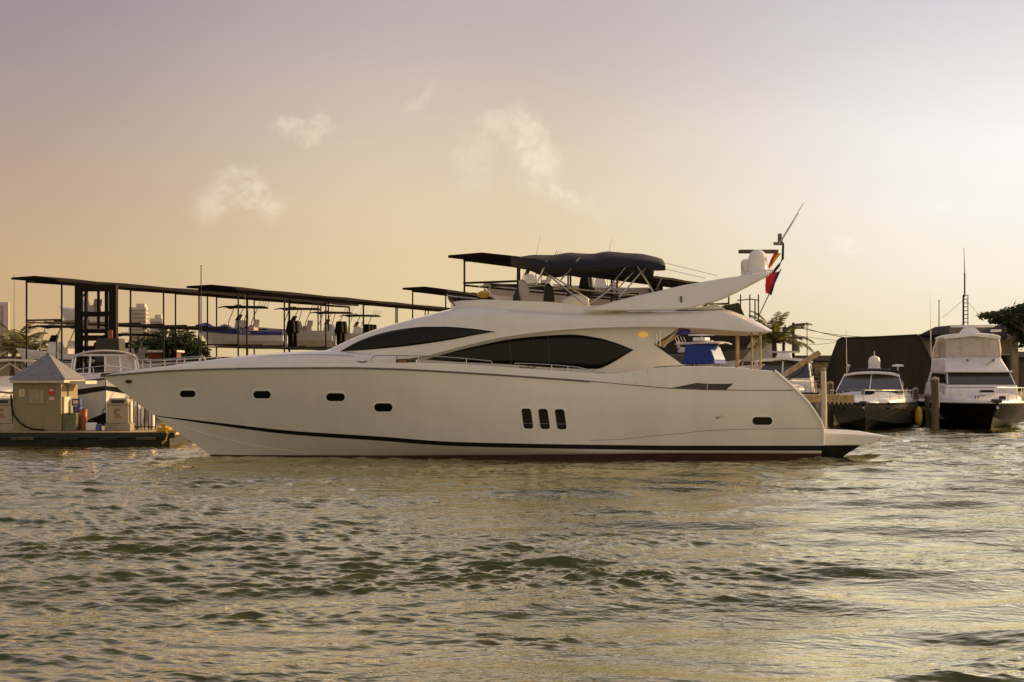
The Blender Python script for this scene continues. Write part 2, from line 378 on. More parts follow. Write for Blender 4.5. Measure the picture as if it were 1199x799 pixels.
# ---------------------------------------------------------------- the yacht
YC, BM = 48.0, 2.85
yacht = thing('motor_yacht', 'long white motor yacht with flybridge and navy bimini, lying broadside in the middle', 'yacht', (0, YC, 0))
stem = pchip([(440.5,118),(456,140),(475,165),(487,181),(505,206),(522,231),(533,247),(545,262),(560,282)])     # y -> px
trans = pchip([(434,905),(444,918),(457,930),(473,945),(488,955),(501,962),(560,962.01)])
NS = 150
def bfun(k, p, full):
    def f(s):
        a = 1-(1-min(s/k, 1))**p
        return full*a*(1-.07*max(0, (s-.6)/.4)**2)
    return f
def mkrow(pts, b):
    f = pchip(pts); y0 = f(118)
    # start on the stem, end on the transom
    ys = f(stem(pts[0][1])); a = stem(ys); e = trans(f(950))
    return dict(a=a, e=e, y=f, b=b)
SHEER = [(118,440.5),(160,436.8),(200,434),(250,432.2),(310,431),(400,430.6),(460,432),(520,435),(600,440),(690,446.5),(740,451),(790,455),(860,457),(930,457.2),(970,457.2)]
ROW = {}
ROW['sheer'] = mkrow(SHEER, bfun(.52, 2.3, BM))
ROW['st'] = mkrow([(181,486.6),(250,494.5),(340,504.5),(440,511),(533,517.6),(700,521),(800,522),(970,522)], bfun(.62, 1.75, BM-.13))
ROW['sb'] = mkrow([(181,487.4),(250,497.5),(340,509),(440,516),(533,522.5),(700,526.3),(800,527.6),(970,528)], bfun(.63, 1.72, BM-.135))
ROW['bt'] = mkrow([(246,532.3),(300,533),(440,533.3),(680,532),(800,531),(970,531.5)], bfun(.66, 1.5, BM-.25))
def samp(r, s): px = r['a']+(r['e']-r['a'])*s; return px, r['y'](px), r['b'](s)
def blend(r0, r1, f, bulge=0.0):
    def at(s):
        x0, y0, b0 = samp(r0, s); x1, y1, b1 = samp(r1, s); y = lerp(y0, y1, f)
        # slide the ends onto stem and transom
        xs = stem(lerp(samp(r0,0)[1], samp(r1,0)[1], f)); xe = trans(lerp(samp(r0,1)[1], samp(r1,1)[1], f))
        px = xs+(xe-xs)*s
        return px, y, lerp(b0, b1, f)+bulge*math.sin(math.pi*f)*min(1, s*4)
    return at
SS = [ (i/NS)**1.35 for i in range(NS+1)]
def row3(at, side=-1): return [(lambda w: Vector((w.x, YC+side*q[2], w.z)))(W(q[0], q[1], YC-q[2])) for q in (at(s) for s in SS)]
def R_(n): return lambda s: samp(ROW[n], s)
def hull_part(name, ats, m, parent=yacht):
    mb = MB()
    for side in (-1, 1): mb.grid([row3(a, side) for a in ats])
    return mb.build(name, m, parent, world=True, ang=50)
topside = [R_('sheer')]+[blend(ROW['sheer'], ROW['st'], f, .05) for f in (.12,.25,.4,.55,.7,.85)]+[R_('st')]
hull_part('topside_hull', topside, M['gel'])
hull_part('waterline_stripe', [R_('st'), R_('sb')], M['stripe'])
hull_part('lower_hull', [R_('sb'), blend(ROW['sb'], ROW['bt'], .35, .02), blend(ROW['sb'], ROW['bt'], .7, .05), R_('bt')], M['gel'])
def below(dz, bf):
    def at(s):
        px, y, b = samp(ROW['bt'], s); return px, y, b
    rows = {}
    for side in (-1, 1):
        rows[side] = [Vector((p.x+(-.0)*dz, YC+(p.y-YC)*bf, p.z-dz)) for p in row3(at, side)]
    return rows
mb = MB()
a0, a1, a2 = below(0, 1), below(.35, .97), below(1.2, .3)
for side in (-1, 1): mb.grid([a0[side], a1[side], a2[side]])
mb.build('antifouled_bottom', M['antifoul'], yacht, world=True)
# transom and stern face
mb = MB()
ends = [[row3(a, -1)[-1], row3(a, 1)[-1]] for a in topside+[R_('sb'), R_('bt')]]
mb.grid([[e[0].lerp(e[1], j/6)+Vector((.12*math.sin(math.pi*j/6), 0, 0)) for j in range(7)] for e in ends]); mb.build('transom', M['gel'], yacht, world=True)
# BVH of the near and far topside for fitting ports
bvh_mb = MB()
bvh_mb.grid([row3(a, -1) for a in topside+[R_('sb'), blend(ROW['sb'], ROW['bt'], .5, .05), R_('bt')]])
HULL = BVHTree.FromPolygons(bvh_mb.v, bvh_mb.f)
EYE = Vector((0, 0, CAMH))
def hit(bvh, px, py):
    d = (W(px, py, 40)-EYE).normalized(); h = bvh.ray_cast(EYE, d)
    return (h[0], h[1] if h[1].dot(d) < 0 else -h[1]) if h[0] is not None else (None, None)
def mir(p): return Vector((p.x, 2*YC-p.y, p.z))
def patch(bvh, loop, off, depth, name, m, parent=yacht, sides=(-1, 1), smooth=False):
    """closed outline laid on a surface: a thin solid following it, the same on the other side of the boat"""
    out = []
    for side in sides:
        pts = []
        for px, py in loop:
            h, n = hit(bvh, px, py)
            if h is None: continue
            pts.append((h+n*off, h-n*depth))
        mb = MB(); n = len(pts)
        a = [p[0] if side < 0 else mir(p[0]) for p in pts]; b = [p[1] if side < 0 else mir(p[1]) for p in pts]
        mb.add(a+b, [tuple(range(n))]+[(i, (i+1) % n, n+(i+1) % n, n+i) for i in range(n)])
        out.append(mb.build(name, m, parent, world=True, smooth=smooth))
    return out
def lens(bvh, top, bot, off, depth, name, m, parent=yacht, cols=44, rows=6, sides=(-1, 1), trim=None):
    ft, fb = pchip(top), pchip(bot); x0, x1 = top[0][0], top[-1][0]
    for side in sides:
        G, rim = [], []
        for j in range(rows+1):
            r = []
            for i in range(cols+1):
                px = lerp(x0, x1, i/cols); py = lerp(ft(px), max(fb(px), ft(px)+.15), j/rows)
                h, n = hit(bvh, px, py)
                if h is None: h, n = hit(bvh, px, py+1.0)
                if h is None: h = r[-1] if r else Vector((0,0,0)); n = Vector((0,-1,0)); off_ = 0
                else: h = h+n*off
                r.append(h if side < 0 else mir(h))
            G.append(r)
        o = MB().grid(G).build(name, m, parent, world=True, ang=60)
        sol = o.modifiers.new('solidify', 'SOLIDIFY'); sol.thickness = depth; sol.offset = 0
        if trim:
            MB().tube(G[0], trim, 5).build('window_trim', M['frame'], o, world=True)
def rrect(cx, cy, wd, ht, r, slant=0.0, n=5):
    pts = []
    for (sx, sy, a0) in ((1,1,0),(-1,1,90),(-1,-1,180),(1,-1,270)):
        for k in range(n+1):
            a = R(a0+90*k/n); x = sx*(wd/2-r)+r*math.cos(a); y = sy*(ht/2-r)+r*math.sin(a); pts.append((cx+x+slant*y, cy+y))
    return pts
for (px, py, wd, ht) in ((220,461,18,7.5),(307,462,20,8.5),(393,465,21.5,9),(449,477,21,9.5),(892.5,493,23,9)):
    rr = patch(HULL, rrect(px, py, wd+4.5, ht+4.2, ht*.55+1.5), .012, .03, 'porthole_frame', M['frame'])
    for o, sd_ in zip(rr, (-1, 1)): patch(HULL, rrect(px, py, wd, ht, ht*.48), .024, .01, 'porthole_glass', M['glass'], o, (sd_,))
for (px, py) in ((617.5,490.2),(637,490.6),(656.5,491)):
    rr = patch(HULL, rrect(px, py, 15, 28, 4.5, .14), .012, .03, 'porthole_frame', M['frame'])
    for o, sd_ in zip(rr, (-1, 1)):
        patch(HULL, rrect(px, py, 11, 23.5, 3, .14), .024, .01, 'porthole_glass', M['glass'], o, (sd_,))
        patch(HULL, [(px-4.6,py+5.2),(px+5.2,py+5.2),(px+5.8,py+6),(px-4.3,py+6)], .034, .01, 'glazing_bar', M['seam'], o, (sd_,))
# stern air intake with louvres
# bow roller eye, small skin fittings
for o, sd_ in zip(patch(HULL, rrect(151, 446.5, 8, 4.5, 2.2), .03, .02, 'hawse_ring', M['steel']), (-1,1)):
    patch(HULL, rrect(151, 446.5, 5, 2.4, 1.2), .036, .01, 'hawse_hole', M['dark'], o, (sd_,))
patch(HULL, rrect(844, 488, 4, 3, 1.2), .02, .01, 'skin_fitting', M['steel'])
patch(HULL, rrect(840, 489.5, 3, 2, .9), .02, .01, 'skin_fitting', M['seam'])
# seams: crease aft, chine forward
def seam(pts, r, name, m, bvh=HULL, cnt=40, off=0.0):
    f = pchip(pts)
    for side in (-1, 1):
        L = []
        for i in range(cnt+1):
            px = lerp(pts[0][0], pts[-1][0], i/cnt); h, n = hit(bvh, px, f(px))
            if h is not None: h = h+n*off; L.append(h if side < 0 else mir(h))
        if len(L) > 2: MB().tube(L, r, 5).build(name, m, yacht, world=True)
seam([(690,516),(735,514),(760,511),(800,507.5),(830,504.3),(880,502.6),(960,501.8)], .007, 'hull_crease', M['seam'])
seam([(196,492),(215,500),(250,511),(300,522),(345,529),(372,532.4)], .012, 'spray_rail', M['gel'])
# rubbing strake under the deck edge (dark line), to the break of the bulwark
def sheer3(px, side, up=0.0, inn=0.0):
    s = (px-ROW['sheer']['a'])/(ROW['sheer']['e']-ROW['sheer']['a']); s = min(max(s, 0), 1)
    x, y, b = samp(ROW['sheer'], s); b = max(0, b-inn)
    w_ = W(x, y, YC-ROW['sheer']['b'](s)); return Vector((w_.x, YC+side*b, w_.z+up))
for side in (-1, 1):
    MB().tube([sheer3(118+i*(690-118)/80., side, -.01, -.012) for i in range(81)], .032, 6).build('rubbing_strake', M['seam'], yacht, world=True)
    MB().tube([sheer3(690+i*(929-690)/40., side, -.0, -.006) for i in range(41)], .012, 5).build('deck_joint', M['seam'], yacht, world=True)
# bulwark, from bow to stern
BT = pchip([(118,440.3),(140,436.5),(160,433.5),(200,430),(260,427.3),(340,426.3),(430,425.2),(500,425),(560,427.5),(600,430.5),(660,434.5),(690,436.5),(705,438),(722,437.6),(740,435),(762,431.3),(803,429.8),(870,431),(885,433.4),(905,434.8)])
bul = {}
PX = [118+(905-118)*(i/160.)**1.0 for i in range(161)]
mb = MB()
for side in (-1, 1):
    lo, up, cap, inn, dk = [], [], [], [], []
    for px in PX:
        pe = px if px < 880 else lerp(880, 930, (px-880)/25.)           # stretch the foot aft along the raked stern
        p = sheer3(pe, side); b = abs(p.y-YC); bt = max(0.0, b-.06*min(1, b/.5)); q = W(px, BT(px), YC-bt)
        lo.append(p); up.append(Vector((q.x, YC+side*bt, q.z)))
        b2 = max(0, bt-.14); cap.append(Vector((q.x, YC+side*b2, q.z+.012))); b3 = max(0, b2-.03)
        inn.append(Vector((p.x if px < 880 else q.x, YC+side*b3, p.z+.02)))
    mids = [a.lerp(b, .5)+Vector((0, side*.02, 0)) for a, b in zip(lo, up)]
    mb.grid([lo, mids, up, cap, inn]); bul[side] = (lo, up, cap, inn)
mb.build('bulwark', M['gel'], yacht, world=True, ang=40)
BUL = BVHTree.FromPolygons(*(lambda m_: (m_.v, m_.f))(MB().grid([bul[-1][0], bul[-1][1]])))
bothb = MB(); bothb.grid([bul[-1][0], bul[-1][1]]); bothb.add(bvh_mb.v, bvh_mb.f); SIDE = BVHTree.FromPolygons(bothb.v, bothb.f)
# stern air intake with louvres on the bulwark
for o, sd_ in zip(patch(SIDE, [(783,455.2),(822,447.2),(861,447.2),(850.5,456.4)], .012, .02, 'air_intake', M['dark']), (-1, 1)):
    for k in range(3):
        y = 449.6+k*2.2; xl = lerp(822, 783, (y-447.2)/8)+1.5; xr = lerp(861, 850.5, (y-447.2)/9.2)-1
        patch(SIDE, [(xl,y),(xr,y),(xr,y+.6),(xl,y+.6)], .03, .005, 'louvre', M['seam'], o, (sd_,))
    patch(SIDE, [(827.5,447.4),(828.6,447.4),(828.6,456),(827.5,456)], .034, .005, 'mullion', M['cushion'], o, (sd_,))
# boarding gate outline and stern quarter edge
for px in (740.5, 758): 
    for side in (-1, 1):
        L = []
        for k in range(7):
            h, n = hit(BUL, px+.6*k, lerp(BT(px)+1.5, 450, k/6.))
            if h is not None: L.append(h if side < 0 else mir(h))
        if len(L) > 2: MB().tube(L, .010, 5).build('gate_seam', M['seam'], yacht, world=True)
# deck
mb = MB()
mb.grid([[Vector((a.x, lerp(a.y, b.y, j/4), lerp(a.z, b.z, j/4)+.06*math.sin(math.pi*j/4))) for j in range(5)] for a, b in zip(bul[-1][3], bul[1][3])])
mb.build('deck', M['teak'], yacht, world=True)
for side in (-1, 1):
    stq = MB(); e = [bul[side][1][-1]]+[row3(a, side)[-1] for a in topside]
    stq.tube([p+Vector((.045, side*.012, .01)) for p in e], .05, 8)
    stq.build('stern_corner_moulding', M['frame'], yacht, world=True)
# swim platform and what carries it
def slab(poly_px, Yn, half, name, m, bev=0.02, yc=YC, parent=yacht):
    p = [W(x, y, Yn) for x, y in poly_px]; pr = [Vector((q.x, yc-half, q.z)) for q in p]
    return MB().prism(pr, (0, 2*half, 0)).build(name, m, parent, world=True, bevel=bev)
PN = YC-2.15
slab([(963,508.5),(1000,509.6),(1032,511),(1028,517.5),(1010,521.5),(963,522)], PN, 2.15, 'swim_platform', M['gel'])
slab([(1032.6,510.6),(1044,511.5),(1050,514),(1049,516.6),(1040,517.6),(1029,517.6)], PN, 2.15, 'platform_edge', M['frame'])
slab([(964,507.6),(1030,510.0),(1030,511),(964,508.8)], PN, 2.08, 'platform_top', M['gel2'], 0)
for yy in (-1.9, -.65, .65, 1.9):
    p = [W(x, y, PN) for x, y in ((963,522),(1008,522),(990,533),(978,543),(963,543))]
    MB().prism([Vector((q.x, YC+yy-.22, q.z)) for q in p], (0,.44,0)).build('platform_bracket', M['rubber'], yacht, world=True)

# foredeck trunk
CROWN = pchip([(150,434.5),(165,432.5),(200,428.2),(245,422.2),(300,415.6),(345,412.2),(380,410.6),(420,409),(480,408)])
mb = MB(); rows = []
for i in range(41):
    px = lerp(158, 470, i/40.); p = sheer3(px, -1); b = abs(p.y-YC); zb = W(px, BT(px), YC-b).z-.10
    cz = W(px, CROWN(px), YC).z; bo = max(.02, b-.45); x = W(px, 433, YC).x
    r = []
    for j in range(17):
        a = math.pi*j/16; c = math.cos(a); yy = math.copysign(abs(c)**.62, c)*bo; z = zb+max(.02, cz-zb)*math.sin(a)**.75
        r.append(Vector((x, YC-yy, z)))
    rows.append(r)
mb.grid(rows); mb.build('foredeck_trunk', M['gel'], yacht, world=True, ang=60)

# superstructure shell: swoosh edge, side, shoulder, crown
G_ = pchip([(370,.40),(385,.55),(400,.65),(440,.83),(500,.95),(560,1.0),(700,1.0),(904,.97)])
SW = pchip([(370,421.5),(440,421.2),(470,420),(499,416.5),(520,411),(540,405.6),(570,398.5),(600,393),(630,389),(660,386),(700,383.8),(760,382.4),(820,384.2),(885,388.3),(904,388.4)])
SH = pchip([(370,414.5),(382,412.0),(400,404.5),(420,396),(445,387),(470,379.8),(500,372),(530,365),(555,361),(600,362.5),(680,366.5),(760,365.5),(850,363.6),(868,369),(885,377.2),(904,387.6)])
TP = pchip([(370,413.0),(382,410.2),(400,402.2),(420,393.2),(445,384),(470,376.8),(500,369),(530,361.6),(550,358.8),(600,361.0),(680,365.5),(760,364.5),(850,362.6),(868,368),(885,376),(904,387)])
BS = 2.42
def sup_rows(pxs):
    rws = {k: [] for k in 'abcdef'}
    for px in pxs:
        g = G_(px)
        def pt(y, b): w_ = W(px, y, YC-b); return Vector((w_.x, YC-b, w_.z))
        ya, yd, yt = SW(px), SH(px), TP(px)
        rws['a'].append(pt(ya, BS*g)); rws['b'].append(pt(lerp(ya, yd, .35), BS*g*.995)); rws['c'].append(pt(lerp(ya, yd, .75), BS*g*.95))
        rws['d'].append(pt(yd, BS*g*.85)); rws['e'].append(pt(lerp(yd, yt, .75), BS*g*.55)); rws['f'].append(pt(yt, 0))
    return [rws[k] for k in 'abcdef']
pxs = [370+(904-370)*i/110. for i in range(111)]
SR = sup_rows(pxs)
mb = MB(); mb.grid(SR); mb.grid([[mir(p) for p in r] for r in SR])
mb.build('superstructure', M['gel'], yacht, world=True, ang=45)
tmp = MB().grid(SR); SUP = BVHTree.FromPolygons(tmp.v, tmp.f)
# soffit under the overhang
k0 = next(i for i, p in enumerate(pxs) if p > 470)
mb = MB(); mb.grid([[a+Vector((0,.02,-.005)) for a in SR[0][k0:]], [Vector((a.x, YC, a.z-.06)) for a in SR[0][k0:]], [mir(a)+Vector((0,-.02,-.005)) for a in SR[0][k0:]]])
mb.build('overhang_soffit', M['gel2'], yacht, world=True)
edge = MB()
for side in (-1, 1): edge.tube([(p if side < 0 else mir(p))+Vector((0,0,.0)) for p in SR[0][k0-6:]], .03, 6)
edge.build('overhang_edge', M['gel'], yacht, world=True)
# upper side window
lens(SUP, [(399,411.2),(412,404),(425,397.8),(450,389.7),(475,385),(500,382.7),(520,382.6),(550,384.6),(580,388.2)],
     [(399,411.6),(420,410.6),(440,409),(480,405),(530,397.6),(560,391.8),(580,388.5)], .012, .02, 'pilothouse_window', M['glass'], trim=.016)
# saloon side wall with the aft wing, and its long window
WB = 2.08
wp = [(488,421)]+[(x, SW(x)+.4) for x in range(500, 790, 12)]+[(797,383.4),(781,394),(765,403),(784,416.5),(803,430),(803,438),(700,441),(600,436),(488,430)]
for side in (-1, 1):
    pl_ = [W(x, y, YC-WB) for x, y in wp]; pl_ = [Vector((p.x, YC+side*WB, p.z)) for p in pl_]
    MB().prism(pl_, (0, -side*.10, 0)).build('saloon_side', M['gel'], yacht, world=True, smooth=False)
tmp = MB().add([W(480,370,YC-WB), W(820,370,YC-WB), W(820,450,YC-WB), W(480,450,YC-WB)], [(0,1,2,3)]); WALL = BVHTree.FromPolygons(tmp.v, tmp.f)
lens(WALL, [(498,420.9),(520,414.6),(540,409.2),(570,402.3),(600,396.7),(635,393.2),(668,391.6),(700,395.4),(720,401),(742,409.4)],
     [(498,421.2),(540,424),(600,427),(650,430.5),(700,432.2),(704,431),(742,409.8)], .014, .022, 'saloon_window', M['glass'], cols=56, trim=.018)
for side in (-1, 1):
    MB().ball(Vector((W(753,392,YC-WB).x, YC+side*(WB+.02), W(753,392,YC-WB).z)), (.17,.03,.10), 12, 6).build('courtesy_lamp', M['lamp'], yacht, world=True)
x_ = W(752, 400, YC).x; mb = MB().box((x_, YC, W(0,412,YC).z-.1), (.06, 2*WB-.25, 1.3)); mb.build('saloon_bulkhead', M['glass'], yacht, world=True)
# gold grab rails beside the aft wing and poles holding the overhang
for side in (-1, 1):
    for (a, b, r) in (((769,404),(769,391),.022),((773,406),(773,388),.022),((777,407),(794,386),.035)):
        p, q = W(a[0],a[1],YC-WB-.15), W(b[0],b[1],YC-WB-.15); p.y = q.y = YC+side*(WB+.12)
        MB().tube([p, q], r, 6).build('grab_rail', M['steel'], yacht, world=True)
    for px in (890, 884):
        p, q = W(px,433,YC-2.2), W(px,388,YC-2.2); p.y = q.y = YC+side*(2.25 if px == 890 else 1.6)
        MB().tube([p, q], .035, 8).build('overhang_pole', M['plank'], yacht, world=True)
for side in (-1,):
    P0 = [W(x, y, YC-1.7) for x, y in ((767,405),(795,385),(806,385),(777,406))]
    MB().prism([Vector((q.x, YC-1.9, q.z)) for q in P0], (0,.9,0)).build('sunlit_gold_slab', M['sungold'], yacht, world=True, bevel=.02)  # added golden slab, low sunlight on the aft wing edges put into its colour
for x in (596, 641):
    patch(WALL, [(x, 398.5 if x < 620 else 394), (x+1.2, 398.2 if x < 620 else 394), (x+3, 426), (x+1.8, 426)], .03, .006, 'window_mullion', M['dark'])
MB().tube([W(786,389,YC-1.9), W(797,389.6,YC-1.9), W(808,388.6,YC-1.9)], .09, 8).build('rolled_awning', M['bluehull'], yacht, world=True)
# cockpit rail cap (dark line) and side deck rails
def bul3(px, up, inn=.1, side=-1):
    p = sheer3(px, -1); b = max(.02, abs(p.y-YC)-.06); w_ = W(px, BT(px)-up, YC-b); return Vector((w_.x, YC+side*max(.02, b-inn), w_.z))
def rail(path, r, name, posts=(), inn=.1):
    for side in (-1, 1):
        o = MB().tube([bul3(x, u_, inn, side) for x, u_ in path], r, 6).build(name, M['steel'], yacht, world=True)
        for px, u_ in posts: MB().tube([bul3(px, -1.0, inn, side), bul3(px, u_, inn, side)], r*.9, 6).build('stanchion', M['steel'], o, world=True)
rail([(162,9.5),(166,10.5),(192,9.6),(215,10.2),(234,10.8),(238,10),(240,5)], .02, 'pulpit_rail', ((166,10.5),(192,9.6),(215,10.2),(234,10.8)), .12)
rail([(164,5),(192,4.8),(215,5),(239,5)], .014, 'pulpit_rail', (), .12)
rail([(300,9.2),(340,11),(380,10.5),(407,9.6),(411,8),(413,3)], .014, 'foredeck_rail', ((340,11),(380,10.5)), .5)
rail([(433,2),(436,7),(440,8.6),(470,8.6),(500,8.2),(546,6.6),(575,5.4),(577,2)], .018, 'side_deck_rail', ((440,8.6),(490,8.4),(546,6.6)), .10)
rail([(602,1.5),(603,5.2),(624,6),(646,6.2),(676,5.4),(697,2.4),(708,1)], .018, 'side_deck_rail', ((646,6.2),(665,5.8)), .10)
rail([(764,-3),(765,0),(768,1.0),(785,1.4),(803,1.4)], .022, 'cockpit_rail', (), .02)
for px in (424, 614, 622):
    for side in (-1, 1):
        p = bul3(px, .8, .05, side); MB().tube([p+Vector((-.16,0,.03)), p+Vector((0,0,.0)), p+Vector((.16,0,.03))], .025, 6).build('mooring_cleat', M['seam'], yacht, world=True)

# flybridge coaming, screen, seats
CT = pchip([(527,352.5),(545,350.8),(570,351),(600,352.3),(640,353.5),(690,358),(740,357)])
rows = [[], [], []]
for i in range(50):
    px = lerp(528, 735, (i/49.)**1.4); g = min(1, ((px-527)/55.))**.5; b = 1.82*g
    for k, (y, bb) in enumerate(((TP(px)+1.5, b+.06), (CT(px), b), (CT(px)+.2, max(0, b-.10)))):
        w_ = W(px, y, YC-bb); rows[k].append(Vector((w_.x, YC-bb, w_.z)))
mb = MB(); mb.grid(rows); mb.grid([[mir(p) for p in r] for r in rows]); mb.build('flybridge_coaming', M['gel'], yacht, world=True)
scr = [[], []]
for i in range(20):
    px = lerp(526, 562, (i/19.)**1.6); g = min(1, ((px-525)/55.))**.5; b = 1.75*g
    for k, y in enumerate((CT(max(px,527))+1.0, lerp(345.6, 349.8, i/19.))):
        q = px-(2.5 if k else 0); w_ = W(q, y, YC-b); scr[k].append(Vector((w_.x, YC-b, w_.z)))
mb = MB(); mb.grid(scr); mb.grid([[mir(p) for p in r] for r in scr])
sc_ = mb.build('wind_screen', M['glass'], yacht, world=True); MB().tube(scr[1], .018, 5).tube([mir(p) for p in scr[1]], .018, 5).build('screen_rail', M['steel'], sc_, world=True)
for (x0, y0, x1, y1) in ((524.5,348.6,533,358.5),(576,349,585,356)):
    MB().tube([W(x0,y0,YC-.8), W(x1,y1,YC-.8)], .03, 6).build('screen_strut', M['seam'], yacht, world=True)
def seat(px0, px1, yt, yb, b0, b1, m, name, lean=2):
    P0 = [W(x, y, YC-b0) for x, y in ((px0,yb),(px0+.12*(px1-px0),lerp(yb,yt,.6)),(px0+.2*(px1-px0)+lean,yt+2),(px0+.5*(px1-px0)+lean,yt),(px1-2+lean*.4,yt+5),(px1,lerp(yb,yt,.45)),(px1+1,yb))]
    P0 = [Vector((p.x, YC-b0, p.z)) for p in P0]
    MB().prism(P0, (0, b0-b1, 0)).build(name, m, yacht, world=True, bevel=.08)
seat(606, 620, 326.5, 354, 1.1, .5, M['cushion'], 'helm_seat', -1.5)
seat(600, 609, 340, 354, 1.35, .9, M['dark'], 'helm_console', 1)
seat(636, 649, 331, 354, .5, -.3, M['dark'], 'helm_seat', 0)
seat(655, 690, 344, 360, 1.5, .5, M['gel2'], 'wet_bar', 6)
MB().tube([W(560,336,YC-.5), W(573,333,YC-.5), W(575,348,YC-.5)], .03, 6).build('searchlight_bracket', M['steel'], yacht, world=True)
MB().ball(W(566,345,YC-.4), (.22,.2,.12), 10, 6).build('searchlight', M['yellow'], yacht, world=True)
# bimini
bim = []
topf = pchip([(598,304.5),(612,303),(625,301),(648,299.2),(680,298.2),(712,297.2),(738,297.2),(758,301.5),(773,304.5)])
for i in range(26):
    px = lerp(598, 773, i/25.); yt = topf(px); r = []
    drop = min(1, .12+i/7.)*(16+5*math.sin(math.pi*i/25.)+3)
    sag = .03*math.cos(i*2*math.pi/6.5)
    for j in range(15):
        f = -1+2*j/14.; b = 1.95*f; e = abs(f)**3.2
        w0 = W(px, yt, YC); zz = w0.z-(drop*(YC/FPX))*e*.66-sag*(1-e)+.012*math.sin(j*2.1+i)
        r.append(Vector((W(px, yt, YC-.3).x, YC+b, zz)))
    bim.append(r)
o = MB().grid(bim).build('bimini_canopy', M['navy'], yacht, world=True, ang=70)
sol = o.modifiers.new('solidify', 'SOLIDIFY'); sol.thickness = .035
for k in (0, -1):
    hem = MB(); L = [r[k] for r in bim]; hem.grid([[p+Vector((0,0,.02)) for p in L], [p+Vector((0,.02 if k else -.02,(-.16-.03*math.sin(i*1.7))*min(1,.1+i/7.))) for i, p in enumerate(L)]])
    hem.build('bimini_valance', M['navy'], o, world=True)
for (x0,y0,x1,y1,b) in ((686,358,637,318,1.8),(655,330,679,302,1.8),(694,352,640,320,-1.7),(718,344,742,318,1.7),(725,348,760,309,1.8),(766,344,742,304,1.8),(768,340,775,325,-1.8),(628,334,640,306,1.8),(700,352,733,312,-1.7),(690,357,720,335,1.8)):
    p, q = W(x0,y0,YC-b), W(x1,y1,YC-b); MB().tube([p, q], .028, 6).build('bimini_strut', M['steel'], yacht, world=True)
# radar arch
wing = [(683,364.2),(700,358.5),(720,352.6),(745,346.2),(760,343),(800,333.6),(850,324.8),(895,318.6),(905,318.2),(896,324.5),(880,333),(862,342.5),(845,350),(835,353.5),(820,358),(806,361.6),(790,363),(740,364.2)]
arch = None
for side in (-1, 1):
    pp = [W(x, y, YC-2.3) for x, y in wing]
    out_, inn_ = [], []
    for (x, y), p in zip(wing, pp):
        f = (364.2-y)/46.; bo = lerp(2.36, 1.75, f)
        out_.append(Vector((p.x, YC+side*bo, p.z))); inn_.append(Vector((p.x, YC+side*(bo-.34), p.z)))
    mb = MB(); n = len(pp)
    mb.add(out_+inn_, [tuple(range(n)), tuple(range(n, 2*n))]+[(i, (i+1) % n, n+(i+1) % n, n+i) for i in range(n)])
    o = mb.build('radar_arch_wing', M['gel'], yacht, world=True, bevel=.05)
    MB().box(Vector((W(797,351,YC-2.1).x, YC+side*2.2, W(797,351,YC-2.1).z)), (.06,.08,.2)).build('wing_light', M['seam'], o, world=True)
cr = [(868,322),(905,318.4),(899,324),(880,334),(862,343.5),(846,351),(862,338)]
MB().prism([Vector((W(x,y,YC-1.6).x, YC-1.6, W(x,y,YC-1.6).z)) for x, y in cr], (0,3.2,0)).build('arch_crossbeam', M['gel2'], yacht, world=True, bevel=.03)
MB().prism([Vector((W(x,y,YC-1.9).x, YC-1.9, W(x,y,YC-1.9).z)) for x, y in ((792,363.5),(850,362.2),(838,356),(815,360.5))], (0,3.8,0)).build('arch_base', M['gel2'], yacht, world=True)
zc = W(888,318.5,YC).z; xc = W(887,318,YC).x; s_ = YC/FPX
MB().lathe((xc, YC, zc), [(.02,-.06),(.42,-.06),(.42,.02),(.36,.04),(.33,.10),(.335,.34),(.31,.5),(.24,.65),(.13,.73),(.02,.755)], 20).build('satellite_dome', M['gel'], yacht, world=True)
MB().box((W(876,312,YC).x, YC+.25, zc+.18), (.34,.5,.5)).build('radar_pedestal', M['gel'], yacht, world=True, bevel=.05)
MB().box((W(888,295,YC+.6).x, YC+.6, W(888,294.8,YC+.6).z), (47*s_, .16, .13)).build('radar_scanner', M['wood'], yacht, world=True, bevel=.03)
MB().tube([W(872,318,YC+.6), W(884,297,YC+.6)], .09, 8).build('scanner_post', M['gel'], yacht, world=True)
MB().tube([W(903,322,YC), W(912,311,YC), W(916.5,303,YC), W(917,286,YC), W(914,281,YC)], .05, 8, .035).build('mast_arm', M['mast'], yacht, world=True)
MB().box(W(911,285.5,YC), (.30,.1,.10)).box(W(913,279,YC), (.12,.1,.3)).build('antenna_mount', M['seam'], yacht, world=True)
MB().tube([W(912,286,YC-.05), W(941,237.5,YC-.05)], .022, 5, .010).build('whip_antenna', M['cushion'], yacht, world=True)
MB().tube([W(914,284,YC+.3), W(935,250,YC+.3)], .018, 5, .010).build('whip_antenna', M['cushion'], yacht, world=True)
MB().tube([W(868,322,YC-.4), W(890,317.2,YC-.4), W(906,317.0,YC-.4)], .03, 6).build('arch_rail', M['gel'], yacht, world=True)
for (x0,y0,x1,y1) in ((774,307,840,323),(774,314,826,326)):
    MB().tube([W(x0,y0,YC-1.2), W(x1,y1,YC-1.2)], .008, 4).build('stay_wire', M['steel'], yacht, world=True)
# ladder, aft rail and seat backs on the flybridge
for px in (867, 878, 884, 888):
    MB().tube([W(px,375,YC-1.5), W(px,345 if px != 884 else 352,YC-1.5)], .022, 6).build('aft_rail_post', M['mast'], yacht, world=True)
MB().tube([W(863,352,YC-1.5), W(880,350.5,YC-1.5), W(889,352,YC-1.5)], .02, 6).build('aft_rail', M['mast'], yacht, world=True)
slab([(846,358.5),(866,354),(874,372),(862,366)], YC-1.4, 1.3, 'stowed_cover', M['dark'], .04)

